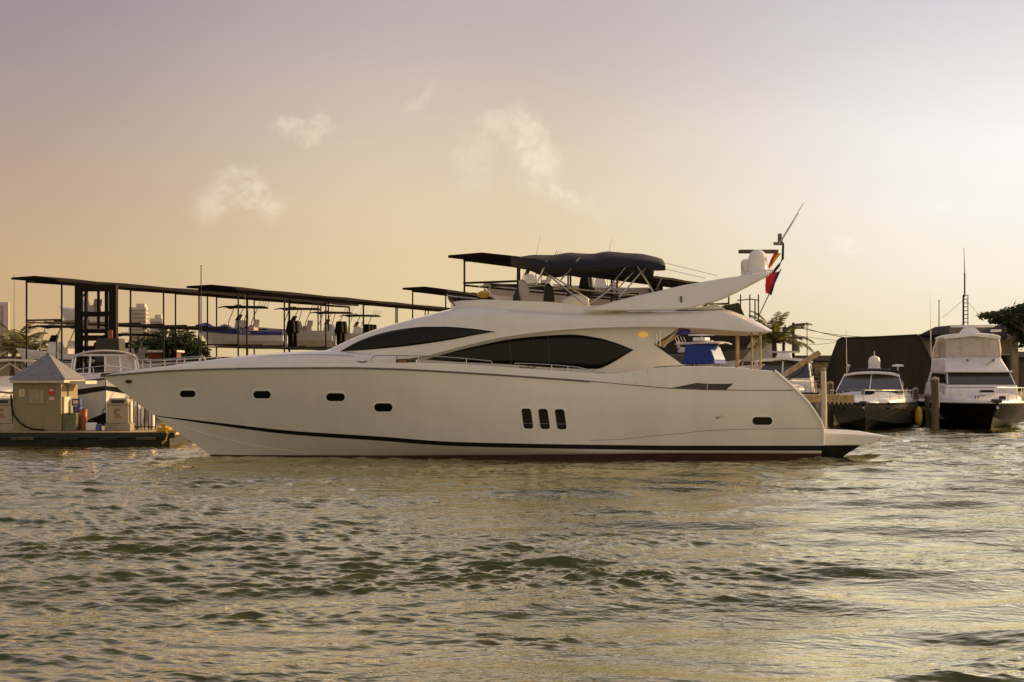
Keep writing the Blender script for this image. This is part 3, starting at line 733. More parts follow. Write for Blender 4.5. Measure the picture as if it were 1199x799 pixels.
# ensign on its raked staff, and the second flag furled on the mast
def flag(name, label, cx, cy, Y, uvec, vvec, w_, h_, order, grp='flags on the yacht', staff=None):
    root = thing(name, label, 'flag', W(cx, cy, Y), group=grp)
    u_, v_ = Vector(uvec).normalized(), Vector(vvec).normalized(); n_ = u_.cross(v_)
    c = 0.0
    for part, frac, m in order:
        rows = []
        for i in range(13):
            s = i/12.; r = []
            for j in range(4):
                q = c+frac*j/3.
                p = root.location+u_*(s*w_*(1-.25*q))+v_*(q*h_*(1-.45*s))+n_*(.07*math.sin(s*9+q*5)*(.3+s))+Vector((0,0,-.10*s*s))
                r.append(p)
            rows.append(r)
        o = MB().grid(rows).build(part, m, root, world=True, ang=80); sm = o.modifiers.new('solidify', 'SOLIDIFY'); sm.thickness = .006
        c += frac
    if staff:
        MB().tube([W(*staff[0]), W(*staff[1])], .018, 6).build('flag_staff', M['mast'], root, world=True)
    return root
flag('ensign_flag', 'red and blue ensign drooping from the raked staff at the stern', 914, 317, YC-.2, (-.40,0,-.92), (-.93,.25,-.30), .80, .52, (('blue_stripe', .24, M['flagb']), ('red_stripe', .76, M['flagr'])), staff=((888,371,YC-.2), (914.6,315,YC-.2)))
flag('courtesy_flag', 'small yellow and red flag hanging under the antenna mast', 915, 297, YC, (-.62,.1,-.70), (-.75,.1,.1), .62, .24, (('yellow_stripe', .45, M['flagy']), ('red_stripe', .55, M['flagr'])))
# ---------------------------------------------------------------- fuel dock with its kiosk and pumps
DY = 54.6; DZ = .50                             # near edge and deck height
dock = thing('fuel_dock', 'low floating fuel dock with black fenders along its edge, under the bow', 'dock', (-19, DY+3, 0))
x1 = W(204, 505, DY).x
MB().box(((x1-60)/2, DY+3, DZ-.06), (x1+60, 6, .12)).build('deck_planking', M['plank'], dock, world=True)
MB().box(((x1-60)/2, DY+3, .18), (x1+59.6, 5.8, .36)).build('float_hull', M['float_'], dock, world=True)
mb = MB(); mb.box(((x1-60)/2, DY-.06, DZ-.12), (x1+60.1, .10, .21)); mb.build('edge_beam', M['float_'], dock, world=True, bevel=.02)
for k in range(14):
    x = x1-1.0-k*1.55+random.uniform(-.15,.15)
    MB().box((x, DY-.14, DZ-.24), (random.uniform(.7,1.1), .09, .12)).build('rub_pad', M['float_'] if k % 3 else M['wood'], dock, world=True, bevel=.03)
kx0, kx1 = W(15,500,DY+.7).x, W(71.5,500,DY+.7).x; kz = W(0,446,DY+.7).z; kd = 2.1; ky = DY+.7
kiosk = thing('fuel_kiosk', 'small taupe kiosk with grey pyramid roof standing on the fuel dock', 'kiosk', ((kx0+kx1)/2, ky+kd/2, DZ))
MB().box(((kx0+kx1)/2, ky+kd/2, (DZ+kz)/2), (kx1-kx0, kd, kz-DZ)).build('wall', M['wall'], kiosk, world=True)
cx = W(42.5,443,ky-.35).x; e = W(76.5,443,ky-.35).x-cx; ez = W(0,444.5,ky-.3).z; az_ = W(0,415,ky+1).z
MB().hexa([(cx-e,ky-.35,ez),(cx+e,ky-.35,ez),(cx+e,ky+kd+.35,ez),(cx-e,ky+kd+.35,ez)], [(cx-.05,ky+kd/2-.05,az_),(cx+.05,ky+kd/2-.05,az_),(cx+.05,ky+kd/2+.05,az_),(cx-.05,ky+kd/2+.05,az_)]).build('roof', M['slate'], kiosk, world=True, smooth=False)
MB().box((cx, ky+kd/2, ez-.07), (2*e-.14, kd+.56, .13)).build('fascia', M['trim'], kiosk, world=True, bevel=.015)
MB().lathe((cx, ky+kd/2, az_-.03), [(.02,0),(.09,.0),(.07,.08),(.02,.10)], 8).build('roof_cap', M['slate'], kiosk, world=True)
def kpanel(px0,py0,px1,py1,m,name,t=.03,par=kiosk,Y=ky):
    a, b = W(px0,py0,Y), W(px1,py1,Y); return MB().box(((a.x+b.x)/2, Y-t/2, (a.z+b.z)/2), (abs(b.x-a.x), t, abs(a.z-b.z))).build(name, m, par, world=True, bevel=.006)
wi = kpanel(33.5,455.5,52,473.5,M['wall'],'window_shutter',.03)
for k in range(3): kpanel(34.4+k*5.9,456.5,40+k*5.9,472.5,M['shutter'],'shutter_leaf',.045,wi)
s1 = kpanel(22.5,456,29,464.5,M['trim'],'notice_sign',.02); kpanel(24,457.6,27.6,463,M['yellow'],'sign_symbol',.03,s1)
s2 = kpanel(57,454.5,64,463,M['red'],'warning_sign',.02); kpanel(58.2,455.6,62.8,458.4,M['trim'],'sign_symbol',.03,s2)
kpanel(57.5,465,63.5,468.5,M['trim'],'small_notice',.02)
a = W(72,465,ky); MB().box((a.x+.03, ky+.55, (DZ+W(0,465,ky).z)/2), (.06,.8,W(0,465,ky).z-DZ)).build('side_door', M['trim'], kiosk, world=True)
for px in (76.5, 80.5):
    a = W(px, 448, ky+.9); MB().tube([(a.x,ky+.8,DZ), (a.x,ky+.8,ez-.1)], .045, 8).build('roof_post', M['wall'], kiosk, world=True)
p, q = W(86,448,ky+1.2), W(107,448,ky+1.2); MB().box(((p.x+q.x)/2, ky+1.2, p.z), (q.x-p.x, 1.5, .14)).build('side_awning', M['trim'], kiosk, world=True, bevel=.02)
# pumps
def pump(px, Y, label):
    r = thing('fuel_pump', label, 'fuel pump', (W(px,500,Y).x, Y+.3, DZ), group='fuel pumps on the dock')
    MB().box((0,0,.15), (1.0,.62,.30)).build('plinth', M['concrete'], r, bevel=.02)
    MB().frustum(-.42,.42,.25,.30,-.40,.40,.22,1.02).build('cabinet', M['pump'], r, bevel=.03)
    MB().frustum(-.44,.44,.27,1.02,-.34,.34,.2,1.28).build('head', M['pump'], r, bevel=.04)
    for sx in (-1,1): MB().box((sx*.455,0,.75), (.07,.3,.8)).build('nozzle_boot', M['trim'], r, bevel=.02)
    f = MB(); pts = []
    for k in range(13):
        a = R(50+k*21.7); pts.append(Vector((.11*math.cos(a)-.02, -.258, .74+.11*math.sin(a))))
    f.tube(pts, .026, 6); f.build('emblem_letter', M['emblem'], r)
    MB().box((0,-.252,.55), (.32,.010,.04)).build('emblem_band', M['emblem'], r)
    MB().box((0,-.245,1.15), (.5,.03,.13)).build('display', M['dark'], r)
    h = MB(); h.tube([Vector((-.48,.0,1.0)), Vector((-.62,-.1,.8)), Vector((-.66,-.12,.4)), Vector((-.58,-.1,.2)), Vector((-.5,-.05,.5))], .022, 6); h.build('hose', M['rubber'], r)
    return r
pump(137.5, DY+.9, 'cream fuel pump with orange letter emblem standing near the yacht bow')
pump(1.0, DY+.7, 'cream fuel pump left of the taupe kiosk, cut by the photo edge')
h = thing('fuel_hose', 'dark fuel hose sagging along the kiosk wall down to the dock', 'hose', W(14,470,ky-.2))
MB().tube([W(x,y,ky-.15) for x,y in ((13,462),(13.5,474),(16,486),(22,494),(30,500),(40,503),(52,503.6))], .035, 6).build('hose_line', M['rubber'], h, world=True)
def drum(px, Y, hgt, r, m, label, name='fuel_drum', cat='drum', grp=None):
    o = thing(name, label, cat, (W(px,500,Y).x, Y, DZ), group=grp)
    MB().lathe((0,0,0), [(.02,0),(r,0),(r,hgt*.32),(r*1.05,hgt*.33),(r,hgt*.35),(r,hgt*.65),(r*1.05,hgt*.66),(r,hgt*.68),(r,hgt),(r*.92,hgt-.02),(.02,hgt-.02)], 14).build('shell', m, o)
    MB().lathe((r*.5,0,hgt-.02), [(.01,0),(.05,0),(.05,.03),(.01,.03)], 8).build('bung', M['dark'], o)
    return o
drum(97.5, DY+1.5, .85, .16, M['orange'], 'slim orange drum standing between blue drum and cream pump')
drum(91, DY+1.7, .95, .18, M['drumblue'], 'dark blue plastic drum right of the kiosk bins')
bx = thing('crate', 'small pale blue crate resting on top of the dark blue drum', 'crate', (W(90,478,DY+1.7).x, DY+1.7, DZ+.97))
MB().box((0,0,.14), (.34,.3,.28)).build('crate_body', M['drumblue'], bx, bevel=.02); MB().box((0,-.155,.15), (.2,.02,.14)).build('crate_label', M['trim'], bx)
for px, lab in ((78.5, 'olive bin against the kiosk side wall, left one'), (86, 'olive bin between the left olive bin and the blue drum')):
    o = thing('waste_bin', lab, 'bin', (W(px,500,DY+1.0).x, DY+1.0, DZ), group='olive bins by the kiosk')
    MB().frustum(-.13,.13,.15,0,-.16,.16,.18,.66).build('bin_body', M['drumgreen'], o, bevel=.02); MB().box((0,0,.68), (.36,.4,.05)).build('lid', M['drumgreen'], o, bevel=.015)
# rope coil, small clutter
o = thing('jerry_can', 'white and purple fuel can on the dock between drum and pump', 'fuel can', (W(107,500,DY+1.2).x, DY+1.2, DZ))
MB().box((0,0,.16), (.42,.2,.32)).build('can_body', M['boatwhite'], o, bevel=.05); MB().box((.30,0,.13), (.2,.2,.26)).build('can_pack', M['bluehull'], o, bevel=.04); MB().tube([(-.1,0,.32),(-.1,0,.4),(.08,0,.4),(.08,0,.32)], .02, 6).build('handle', M['dark'], o)
b = thing('mooring_bollard', 'yellow rope heaped over a bollard at the tip of the fuel dock', 'bollard', (W(192,503,DY+.3).x, DY+.35, DZ))
MB().lathe((0,0,0), [(.02,0),(.16,0),(.12,.08),(.10,.22),(.17,.26),(.17,.32),(.02,.33)], 12).build('post', M['yellow'], b)
for k in range(4):
    MB().tube([Vector(((.20+.03*k)*math.cos(j*.5), (.20+.03*k)*math.sin(j*.5), .05+.05*(k % 3)+.015*math.sin(j*2))) for j in range(14)], .035, 6).build('rope_turn', M['yellow'], b)
MB().tube([Vector((.1,-.2,.05)), Vector((.25,-.5,-.05)), Vector((.2,-.55,-.3)), Vector((.05,-.52,-.42))], .04, 6).build('rope_tail', M['yellow'], b)
MB().box((.42,-.1,.04), (.5,.3,.08)).build('corner_plate', M['yellow'], b, bevel=.02)
fn = thing('dock_fence', 'dark picket fence at the dock end behind the cream pump', 'fence', (W(165,500,DY+2).x, DY+2, DZ))
xa, xb = W(148,500,DY+2).x, W(182,500,DY+2).x; zt = W(0,465,DY+2).z
for z in (DZ+.12, zt-.05): MB().tube([(xa,DY+2,z),(xb,DY+2,z)], .025, 6).build('fence_rail', M['mast'], fn, world=True)
for k in range(9):
    x = lerp(xa, xb, k/8.); MB().tube([(x,DY+2,DZ),(x,DY+2,zt)], .02, 6).build('picket', M['mast'], fn, world=True)
for k, x in enumerate((xa+.35, xa+.9)):
    o = thing('white_fender', 'white cylinder fender %s' % ('leaning by the picket fence, nearer the pump' if k == 0 else 'leaning by the picket fence, nearer the bow'), 'fender', (x, DY+2.35, DZ), group='white fenders by the fence')
    MB().lathe((0,0,0), [(.03,0),(.13,.05),(.15,.15),(.15,.85),(.13,.95),(.04,1.0)], 12).build('fender_body', M['boatwhite'], o); MB().tube([(0,0,.98),(0,0,1.1)], .03, 6).build('fender_eye', M['dark'], o)

# ---------------------------------------------------------------- small craft
class Hull:
    def __init__(s, L, B, F, rise, p=2.3, rake=.86):
        s.L, s.B, s.F, s.rise, s.p, s.rake = L, B, F, rise, p, rake
    def b(s, t): return max(.015, s.B/2*(1-max(0,(t-.35)/.65)**s.p)*(.93+.07*min(1,t/.35)))
    def x(s, t): return -s.L/2+s.L*t
    def z(s, t): return s.F+s.rise*t*t
    def rows(s, n=26, side=1):
        T_ = [i/n for i in range(n+1)]; out = [[] for _ in range(6)]
        for t in T_:
            b, z = s.b(t), s.z(t); bc = max(.012, s.B/2*.88*(1-max(0,(t-.25)/.75)**1.9)); zc = .10+.42*s.F*t**3
            xk = -s.L/2+s.L*s.rake*t; xs = s.x(t); xc = -s.L/2+s.L*(s.rake+.35*(1-s.rake))*t
            out[0].append(Vector((xs, side*b, z))); out[1].append(Vector((lerp(xs,xc,.12), side*(b*1.005), z-.12*s.F)))
            out[2].append(Vector((lerp(xs,xc,.5), side*lerp(b,bc,.42), lerp(z,zc,.5)))); out[3].append(Vector((xc, side*bc, zc)))
            out[4].append(Vector((xk, side*bc*.55, -.22+.15*t**4))); out[5].append(Vector((xk, side*.01, -.5+.35*t**4)))
        return out
    def make(s, root, mtop, mbot, deckmat, mrub=None, band=None):
        a, b_ = s.rows(side=1), s.rows(side=-1)
        mb = MB(); mb.grid(a[:4]); mb.grid(b_[:4]); st = [a[0][0], a[3][0], b_[3][0], b_[0][0]]; mb.add(st, [(0,1,2,3)]); mb.build('hull', mtop, root, ang=40)
        mb = MB(); mb.grid(a[3:]); mb.grid(b_[3:]); st = [a[3][0], a[5][0], b_[3][0]]; mb.add(st, [(0,1,2)]); mb.build('bottom', mbot, root)
        mb = MB(); mb.grid([[p+Vector((0,0,-.03)) for p in a[0]], [Vector((p.x,0,p.z+.04)) for p in a[0]], [p+Vector((0,0,-.03)) for p in b_[0]]]); mb.build('deck', deckmat, root)
        for r_ in (a, b_): MB().tube(r_[0], .045, 6).build('rub_rail', mrub or M['boatwhite'], root)
        if band:
            for r_ in (a, b_):
                o1 = [p.lerp(q, .15)+Vector((0, .012 if p.y > 0 else -.012, 0)) for p, q in zip(r_[1], r_[2])]; o2 = [p.lerp(q, .55)+Vector((0, .012 if p.y > 0 else -.012, 0)) for p, q in zip(r_[1], r_[2])]
                MB().grid([o1, o2]).build('hull_band', band, root)
    def rail(s, root, h, t0=.42, t1=1.0, inn=.12, mid=True, n=7, tmax=.985):
        for side in (-1, 1):
            T_ = [lerp(t0, min(t1, tmax), i/24.) for i in range(25)]
            pt = lambda t, z: Vector((s.x(t)-(.15 if t > .9 else 0), side*max(0, s.b(t)-inn), s.z(t)+z))
            o = MB().tube([pt(t, h*min(1,(t-t0)*14+.05)) for t in T_], .022, 6).build('bow_rail', M['steel'], root)
            if mid: MB().tube([pt(t, h*.5*min(1,(t-t0)*14+.05)) for t in T_], .012, 5).build('rail_wire', M['steel'], o)
            for i in range(n):
                t = lerp(t0+.06, tmax, i/(n-1.)); MB().tube([pt(t, 0), pt(t, h)], .016, 5).build('stanchion', M['steel'], o)
def outboard(root, x, y, z, sc=1.0):
    r = MB().frustum(x-.42*sc,x+.12*sc,.2*sc,z+.15*sc,x-.36*sc,x+.0*sc,.15*sc,z+.85*sc).build('outboard_motor', M['rubber'], root, bevel=.07*sc)
    MB().frustum(x-.28*sc,x-.02*sc,.07*sc,z-.75*sc,x-.30*sc,x,.10*sc,z+.2*sc).xf(Matrix.Translation((0,y,0))).build('motor_leg', M['rubber'], r, bevel=.02)
    MB().box((x-.2*sc,y,z-.75*sc), (.5*sc,.16*sc,.16*sc)).build('gearcase', M['rubber'], r, bevel=.05*sc)
    r.data.transform(Matrix.Translation((0,y,0)))
def console_boat(label, L, B, loc, heading, mh, motors=2, top='hard', topm=None, group=None, band=None, cover=None, name='console_boat'):
    root = thing(name, label, 'boat', loc, heading, group)
    h = Hull(L, B, .85, .45); h.make(root, mh, M['boatwhite'], M['gel2'])
    MB().frustum(-.55,.55,.42,.75,-.25,.35,.38,1.75).build('console', M['boatwhite'], root, bevel=.06)
    MB().hexa([(.36,-.40,1.72),(.40,-.40,1.72),(.40,.40,1.72),(.36,.40,1.72)], [(.08,-.36,2.2),(.12,-.36,2.2),(.12,.36,2.2),(.08,.36,2.2)]).build('windshield', M['glass'], root)
    MB().frustum(-1.25,-.75,.45,.8,-1.2,-.8,.42,1.35).frustum(-1.28,-1.15,.45,1.3,-1.35,-1.25,.42,1.8).build('leaning_post', M['cushion'], root, bevel=.04)
    if top:
        tm = topm or M['navy']; z = 2.75
        MB().loft([[Vector((x, y, z+.10*(1-(y/1.05)**2)+(.05 if abs(x) < 1.3 else 0)+dz_)) for (y, dz_) in ((-1.05,0),(-.5,0),(0,0),(.5,0),(1.05,0),(1.05,-.08),(0,-.06),(-1.05,-.08))] for x in (-1.8,-1.5,0,1.2,1.5)]).build('hard_top', tm, root)
        for sy in (-1, 1):
            for x0, x1_ in ((.75,.25),(-.55,-.95)):
                MB().tube([(x0,sy*.62,.85),(x0+.05,sy*.66,1.6),(lerp(x0,x1_,.6),sy*.74,2.3),(x1_,sy*.85,2.72)], .035, 6).build('top_support', M['steel'], root)
        MB().tube([(-.6,.9,2.8),(-.9,.95,4.3)], .02, 5, .008).build('antenna', M['boatwhite'], root)
        for k in range(4): MB().tube([(-1.75,-.75+.5*k,2.75),(-2.0,-.75+.5*k,3.25)], .02, 5).build('rod_holder', M['steel'], root)
        MB().box((.2,.2,2.92), (.5,.14,.1)).build('top_light', M['boatwhite'], root)
    if band:
        for sd_ in (-1, 1):
            r_ = h.rows(side=sd_); of = Vector((0, .05*sd_, .0))
            MB().grid([[p+of for p in r_[0]], [p+of for p in r_[1]], [p.lerp(q, .75)+of for p, q in zip(r_[1], r_[2])]]).build('sheer_band', band, root)
            for k in range(5):
                i_ = 9+k//2; p = r_[1][9].lerp(r_[1][12], k/4.)+of*1.6+Vector((0,0,-.06)); MB().box(p, (.14,.01,.10+.03*(k % 2))).build('name_letter', M['boatwhite'], root)
    if cover:
        mb = MB(); n = 16
        for i in range(n):
            t0, t1_ = .5+.49*i/n, .5+.49*(i+1)/n
        rows = [[], [], []]
        for i in range(n+1):
            t = .42+.575*i/n; rows[0].append(Vector((h.x(t), h.b(t)+.02, h.z(t)-.06))); rows[1].append(Vector((h.x(t), 0, h.z(t)+.28+.12*math.sin(i*1.1)))); rows[2].append(Vector((h.x(t), -h.b(t)-.02, h.z(t)-.06)))
        mb.grid(rows).build('bow_cover', cover, root)
    for k in range(motors): outboard(root, -L/2-.1, (k-(motors-1)/2.)*.72, .55, 1.35)
    return root

# ---------------------------------------------------------------- covered dry-stack sheds with their racks
def shed(label, A, B_, width, rise, n_post, zb, zt_rack=(), tilt=-.22, grp='long open boat sheds', ov=.9):
    A = Vector(A); B_ = Vector(B_); d = Vector((B_.x-A.x, B_.y-A.y, 0)); Ls = d.length; d.normalize(); nl = Vector((d.y, -d.x, 0))
    root = thing('boat_shed', label, 'shed', (A.x, A.y, zb), group=grp)
    ring = []
    N = 14
    for i in range(N+1):
        f = i/N; c = A.lerp(B_, f)+d*(ov if i == N else (-ov if i == 0 else 0)); sag = .03*math.sin(i*2.3)
        pts = [(-.3,-.05),(width*.5,rise+tilt*.5),(width+.3,tilt-.05)]
        ring.append([c+nl*x+Vector((0,0,z+sag)) for x, z in pts]+[c+nl*x+Vector((0,0,z-.14+sag)) for x, z in reversed(pts)])
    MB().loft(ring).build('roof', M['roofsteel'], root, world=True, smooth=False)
    pl_ = MB()
    for k in range(5):
        x = lerp(.1, width-.1, k/4.); zz = -.26+tilt*x/width
        pl_.tube([A+nl*x+Vector((0,0,zz)), B_+nl*x+Vector((0,0,zz))], .05, 4)
    pl_.build('purlins', M['post'], root, world=True)
    for i in range(n_post):
        f = i/(n_post-1.); c = A.lerp(B_, f)
        for x in (.15, width-.15):
            p = c+nl*x; MB().tube([Vector((p.x,p.y,zb)), Vector((p.x,p.y,c.z+tilt*x/width-.2))], .06, 6).build('post', M['post'], root, world=True)
        p, q = c+nl*.15, c+nl*(width-.15); MB().tube([p+Vector((0,0,-.3)), q+Vector((0,0,-.3+tilt))], .05, 4).build('truss', M['post'], root, world=True)
    for z in zt_rack:
        for x in (.15, width*.5, width-.15):
            p, q = A+nl*x, B_+nl*x; p.z = q.z = z; MB().tube([p, q], .055, 5).build('rack_beam', M['post'], root, world=True)
        for i in range(n_post*2-1):
            c = A.lerp(B_, i/(n_post*2-2.)); p, q = c+nl*.1, c+nl*(width-.1); p.z = q.z = z+.12; MB().tube([p, q], .06, 5).build('rack_bearer', M['post'], root, world=True)
    return d, nl, Ls
G0 = 1.1
A1, B1 = W(29,325,93), W(374,354,127)
d1, n1, L1 = shed('long open boat shed with thin posts, farthest left behind the kiosk', A1, B1, 3.2, .12, 8, G0, (6.0, 3.4))
A2, B2 = W(231,335,102), W(528,363,142)
d2, n2, L2 = shed('long open boat shed roof over the blue boat, its near end left of centre', A2, B2, 3.6, .12, 8, G0, (4.55,))
A3, B3 = W(481,337,108), W(640,358,140)
shed('short low shed roof just left of the flybridge screen', A3, B3, 3, .12, 5, G0, ())
A4, B4 = W(541,299,76), W(800,334,101)
shed('high dark shed roof passing behind the navy bimini', A4, B4, 3.6, .12, 6, G0, (7.4,))
hd = math.atan2(-n1.y, -n1.x)
def rack_boat(A, d, n, along, across, z, label, **k):
    c = Vector(A)+d*along+n*across; return console_boat(label, loc=(c.x, c.y, z+.62), heading=hd+k.pop('turn', 0), group='boats stored on the racks', **k)
c_ = W(283, 405, 111)
console_boat('blue hulled boat with pale bottom stored high on the rack', 8.0, 2.5, (c_.x, c_.y, 5.0), hd+R(8), M['boatwhite'], 2, 'hard', M['roofsteel'], 'boats stored on the racks', cover=M['bluehull'], band=M['bluehull'])
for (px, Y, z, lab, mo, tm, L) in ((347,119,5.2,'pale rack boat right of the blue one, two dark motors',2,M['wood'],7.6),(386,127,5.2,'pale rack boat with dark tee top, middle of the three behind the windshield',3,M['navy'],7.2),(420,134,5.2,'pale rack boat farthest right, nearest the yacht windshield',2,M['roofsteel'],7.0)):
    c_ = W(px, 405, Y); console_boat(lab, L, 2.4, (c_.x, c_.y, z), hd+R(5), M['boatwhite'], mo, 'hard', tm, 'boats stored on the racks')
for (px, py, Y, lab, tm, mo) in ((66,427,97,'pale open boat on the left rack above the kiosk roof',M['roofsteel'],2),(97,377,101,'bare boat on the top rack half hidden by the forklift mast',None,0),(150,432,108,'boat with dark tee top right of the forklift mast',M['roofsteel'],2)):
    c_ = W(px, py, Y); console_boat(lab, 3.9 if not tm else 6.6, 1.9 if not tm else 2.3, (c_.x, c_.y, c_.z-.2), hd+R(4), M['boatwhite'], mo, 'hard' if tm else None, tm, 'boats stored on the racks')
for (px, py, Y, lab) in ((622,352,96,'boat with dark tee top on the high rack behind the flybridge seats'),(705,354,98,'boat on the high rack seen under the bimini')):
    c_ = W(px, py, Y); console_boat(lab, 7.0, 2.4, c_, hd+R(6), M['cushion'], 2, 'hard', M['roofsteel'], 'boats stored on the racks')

# marina forklift mast
fx0, fx1, FY = W(88,400,84).x, W(137,400,84).x, 84.0
fl = thing('boat_forklift', 'tall dark boat forklift with ladder-like lifting mast by the left shed', 'forklift', ((fx0+fx1)/2, FY+3, G0))
FY = 88.0; fx0, fx1 = W(89,400,FY).x, W(137,400,FY).x; zt = W(0,333.5,FY).z
for x, ww in ((fx0+.18,.40),(fx1-.22,.46)): MB().box((x, FY, (G0+zt)/2), (ww,.5,zt-G0)).build('mast_rail', M['mast'], fl, world=True, bevel=.03)
for x in (fx0+.62, fx1-.66): MB().box((x, FY+.05, (G0+zt)/2-.1), (.16,.35,zt-G0-.3)).build('inner_rail', M['mast'], fl, world=True, bevel=.02)
for py, hh in ((337.5,.42),(368,.32),(388,.26),(396,.34),(408,.3),(418,.3)):
    MB().box(((fx0+fx1)/2, FY-.02, W(0,py,FY).z), (fx1-fx0-.3,.3,hh)).build('crossbar', M['mast'], fl, world=True, bevel=.02)
MB().tube([((fx0+fx1)/2+.15, FY-.1, zt-.4), ((fx0+fx1)/2+.15, FY-.1, W(0,385,FY).z)], .09, 6).build('lift_cylinder', M['mast'], fl, world=True)
MB().box((W(131,393,FY).x, FY-.3, W(0,392,FY).z), (.30,.2,.55)).build('fork_carriage', M['orange'], fl, world=True, bevel=.03)
MB().frustum(-1.2,1.2,1.7,.9,-1.1,1.1,1.5,2.2).build('body', M['mast'], fl, bevel=.08)
MB().frustum(-.8,.8,.7,2.2,-.7,.7,.65,3.7).build('cab', M['dark'], fl, bevel=.06)
for sx in (-1,1):
    for sy in (-1.2,1.3): MB().lathe((0,0,0), [(.1,-.25),(.75,-.25),(.8,-.15),(.8,.15),(.75,.25),(.1,.25)], 16).xf(Matrix.Translation((sx*1.2,sy,.8)) @ Matrix.Rotation(R(90),4,'Y')).build('wheel', M['rubber'], fl)

# ---------------------------------------------------------------- moored cruisers
def cruiser(name, label, cat, L, B, F, rise, loc, h, mh, mbot, rub=None, p=2.3, band=None, grp=None, rk=.86):
    root = thing(name, label, cat, loc, math.atan2(h[1], h[0]), grp); H_ = Hull(L, B, F, rise, p, rk); H_.make(root, mh, mbot, M['boatwhite'], rub, band); return root, H_
def panel(root, c, n_in, m, name, t=.03, par=None):   # four corners, pushed out along n
    c = [Vector(p) for p in c]; n = (c[1]-c[0]).cross(c[3]-c[0]).normalized(); n = n if n.dot(Vector(n_in)) > 0 else -n
    return MB().prism([p-n*.02 for p in c], n*(t+.02)).build(name, m, par or root, smooth=False)
def bl(c, u, v):
    c = [Vector(p) for p in c]; return c[0].lerp(c[1], u).lerp(c[3].lerp(c[2], u), v)
def trunk(root, H_, t0, t1, z1, m=None, name='foredeck_trunk', inn=.55, n=14):
    rows = []
    for i in range(n+1):
        t = lerp(t0, t1, i/n); b = max(.05, H_.b(t)-inn*(1-.5*i/n)); zb = H_.z(t)-.02; zc = max(zb+.05, lerp(z1, H_.z(t1)+.08, (i/n)**1.3))
        rows.append([Vector((H_.x(t), -b*math.copysign(abs(math.cos(math.pi*j/12))**.6, math.cos(math.pi*j/12)), zb+(zc-zb)*math.sin(math.pi*j/12)**.7)) for j in range(13)])
    return MB().grid(rows).build(name, m or M['boatwhite'], root, ang=60)

# grey hulled sport cruiser, bow on
hv = Vector((-.30,-.954,0)); sc_r, Hs = cruiser('sport_cruiser', 'grey hulled sport cruiser with white radar dome, bow on before the black tarp', 'boat', 13, 4.35, 1.22, .10, (18.25, 72.2, 0), hv, M['greyhull'], M['black'], M['rubber'], 2.6)
trunk(sc_r, Hs, .42, .95, 2.0, inn=.22)
ws = [(1.6,-1.62,1.75),(1.6,1.62,1.75),(-.2,1.32,2.62),(-.2,-1.32,2.62)]
MB().hexa([(-4.2,-1.75,1.25),(1.5,-1.68,1.25),(1.5,1.68,1.25),(-4.2,1.75,1.25)], [(-4.2,-1.6,1.95),(1.55,-1.6,1.78),(1.55,1.6,1.78),(-4.2,1.6,1.95)]).build('cabin_base', M['boatwhite'], sc_r, bevel=.05)
wsg = MB().prism(ws, (.06,0,.05)).build('windshield', M['boatglass'], sc_r, smooth=False)
for u_ in (0,.5,1): MB().tube([bl(ws,u_,0)+Vector((.07,0,.06)), bl(ws,u_,1)+Vector((.07,0,.06))], .03, 5).build('windshield_post', M['boatwhite'], wsg)
for sy in (-1,1): panel(sc_r, [(1.5,sy*1.63,1.78),(-.3,sy*1.36,2.58),(-2.2,sy*1.42,2.55),(-1.6,sy*1.65,1.9)], (0,sy,0), M['glass'], 'side_window')
mb = MB(); rows = []
for i in range(9):
    f = i/8.; x = lerp(.15, -3.6, f); rows.append([Vector((x, 1.42*math.sin(a)*(1-.12*f), 2.60+.30*math.cos(a)*(.55+.45*math.sin(math.pi*min(1,f*1.3+.12)))-.05)) for a in [(-1+2*j/10.)*1.45 for j in range(11)]])
o = mb.grid(rows).build('hard_top', M['boatwhite'], sc_r); sm = o.modifiers.new('solidify','SOLIDIFY'); sm.thickness = .09
MB().box((-1.2,0,2.9), (1.6,1.7,.12)).build('sunroof', M['dark'], sc_r, bevel=.04)
MB().lathe((-1.6,.05,2.92), [(.05,0),(.34,0),(.34,.05),(.30,.10),(.31,.42),(.25,.6),(.12,.68),(.02,.7)], 14).build('radar_dome', M['boatwhite'], sc_r)
MB().tube([(-1.6,.05,3.6),(-1.6,.05,3.85)], .025, 5).build('dome_light', M['steel'], sc_r)
MB().lathe((-2.4,1.2,2.85), [(.03,0),(.04,.2),(.32,.22),(.30,.30),(.03,.33)], 10).build('spotlight', M['boatwhite'], sc_r)
MB().lathe((-2.2,-1.3,2.8), [(.03,0),(.03,.25),(.10,.27),(.10,.35),(.02,.37)], 8).build('horn', M['steel'], sc_r)
MB().tube([(-3.2,-1.45,2.2),(-3.35,-1.5,5.0)], .025, 5, .01).build('whip_antenna', M['boatwhite'], sc_r)
Hs.rail(sc_r, .62, .45, 1.0, .10)
MB().box((6.35,0,1.36), (.5,.34,.14)).build('anchor_roller', M['dark'], sc_r, bevel=.03)
MB().prism([(6.45,-.05,1.3),(6.6,-.05,1.1),(6.3,-.05,.92),(6.2,-.05,1.2)], (0,.1,0)).build('anchor', M['steel'], sc_r)
MB().frustum(2.4,3.1,.32,1.75,2.5,3.0,.26,1.86).build('deck_hatch', M['glass'], sc_r, bevel=.02)
for sy in (-1,1):
    for t in (.72,.80,.87):
        a_ = Hs.rows(side=sy)
        i_ = int(t*26); p = a_[1][i_].lerp(a_[2][i_], .35); MB().ball(p, (.26,.07,.06), 8, 5).build('hull_port', M['glass'], sc_r)

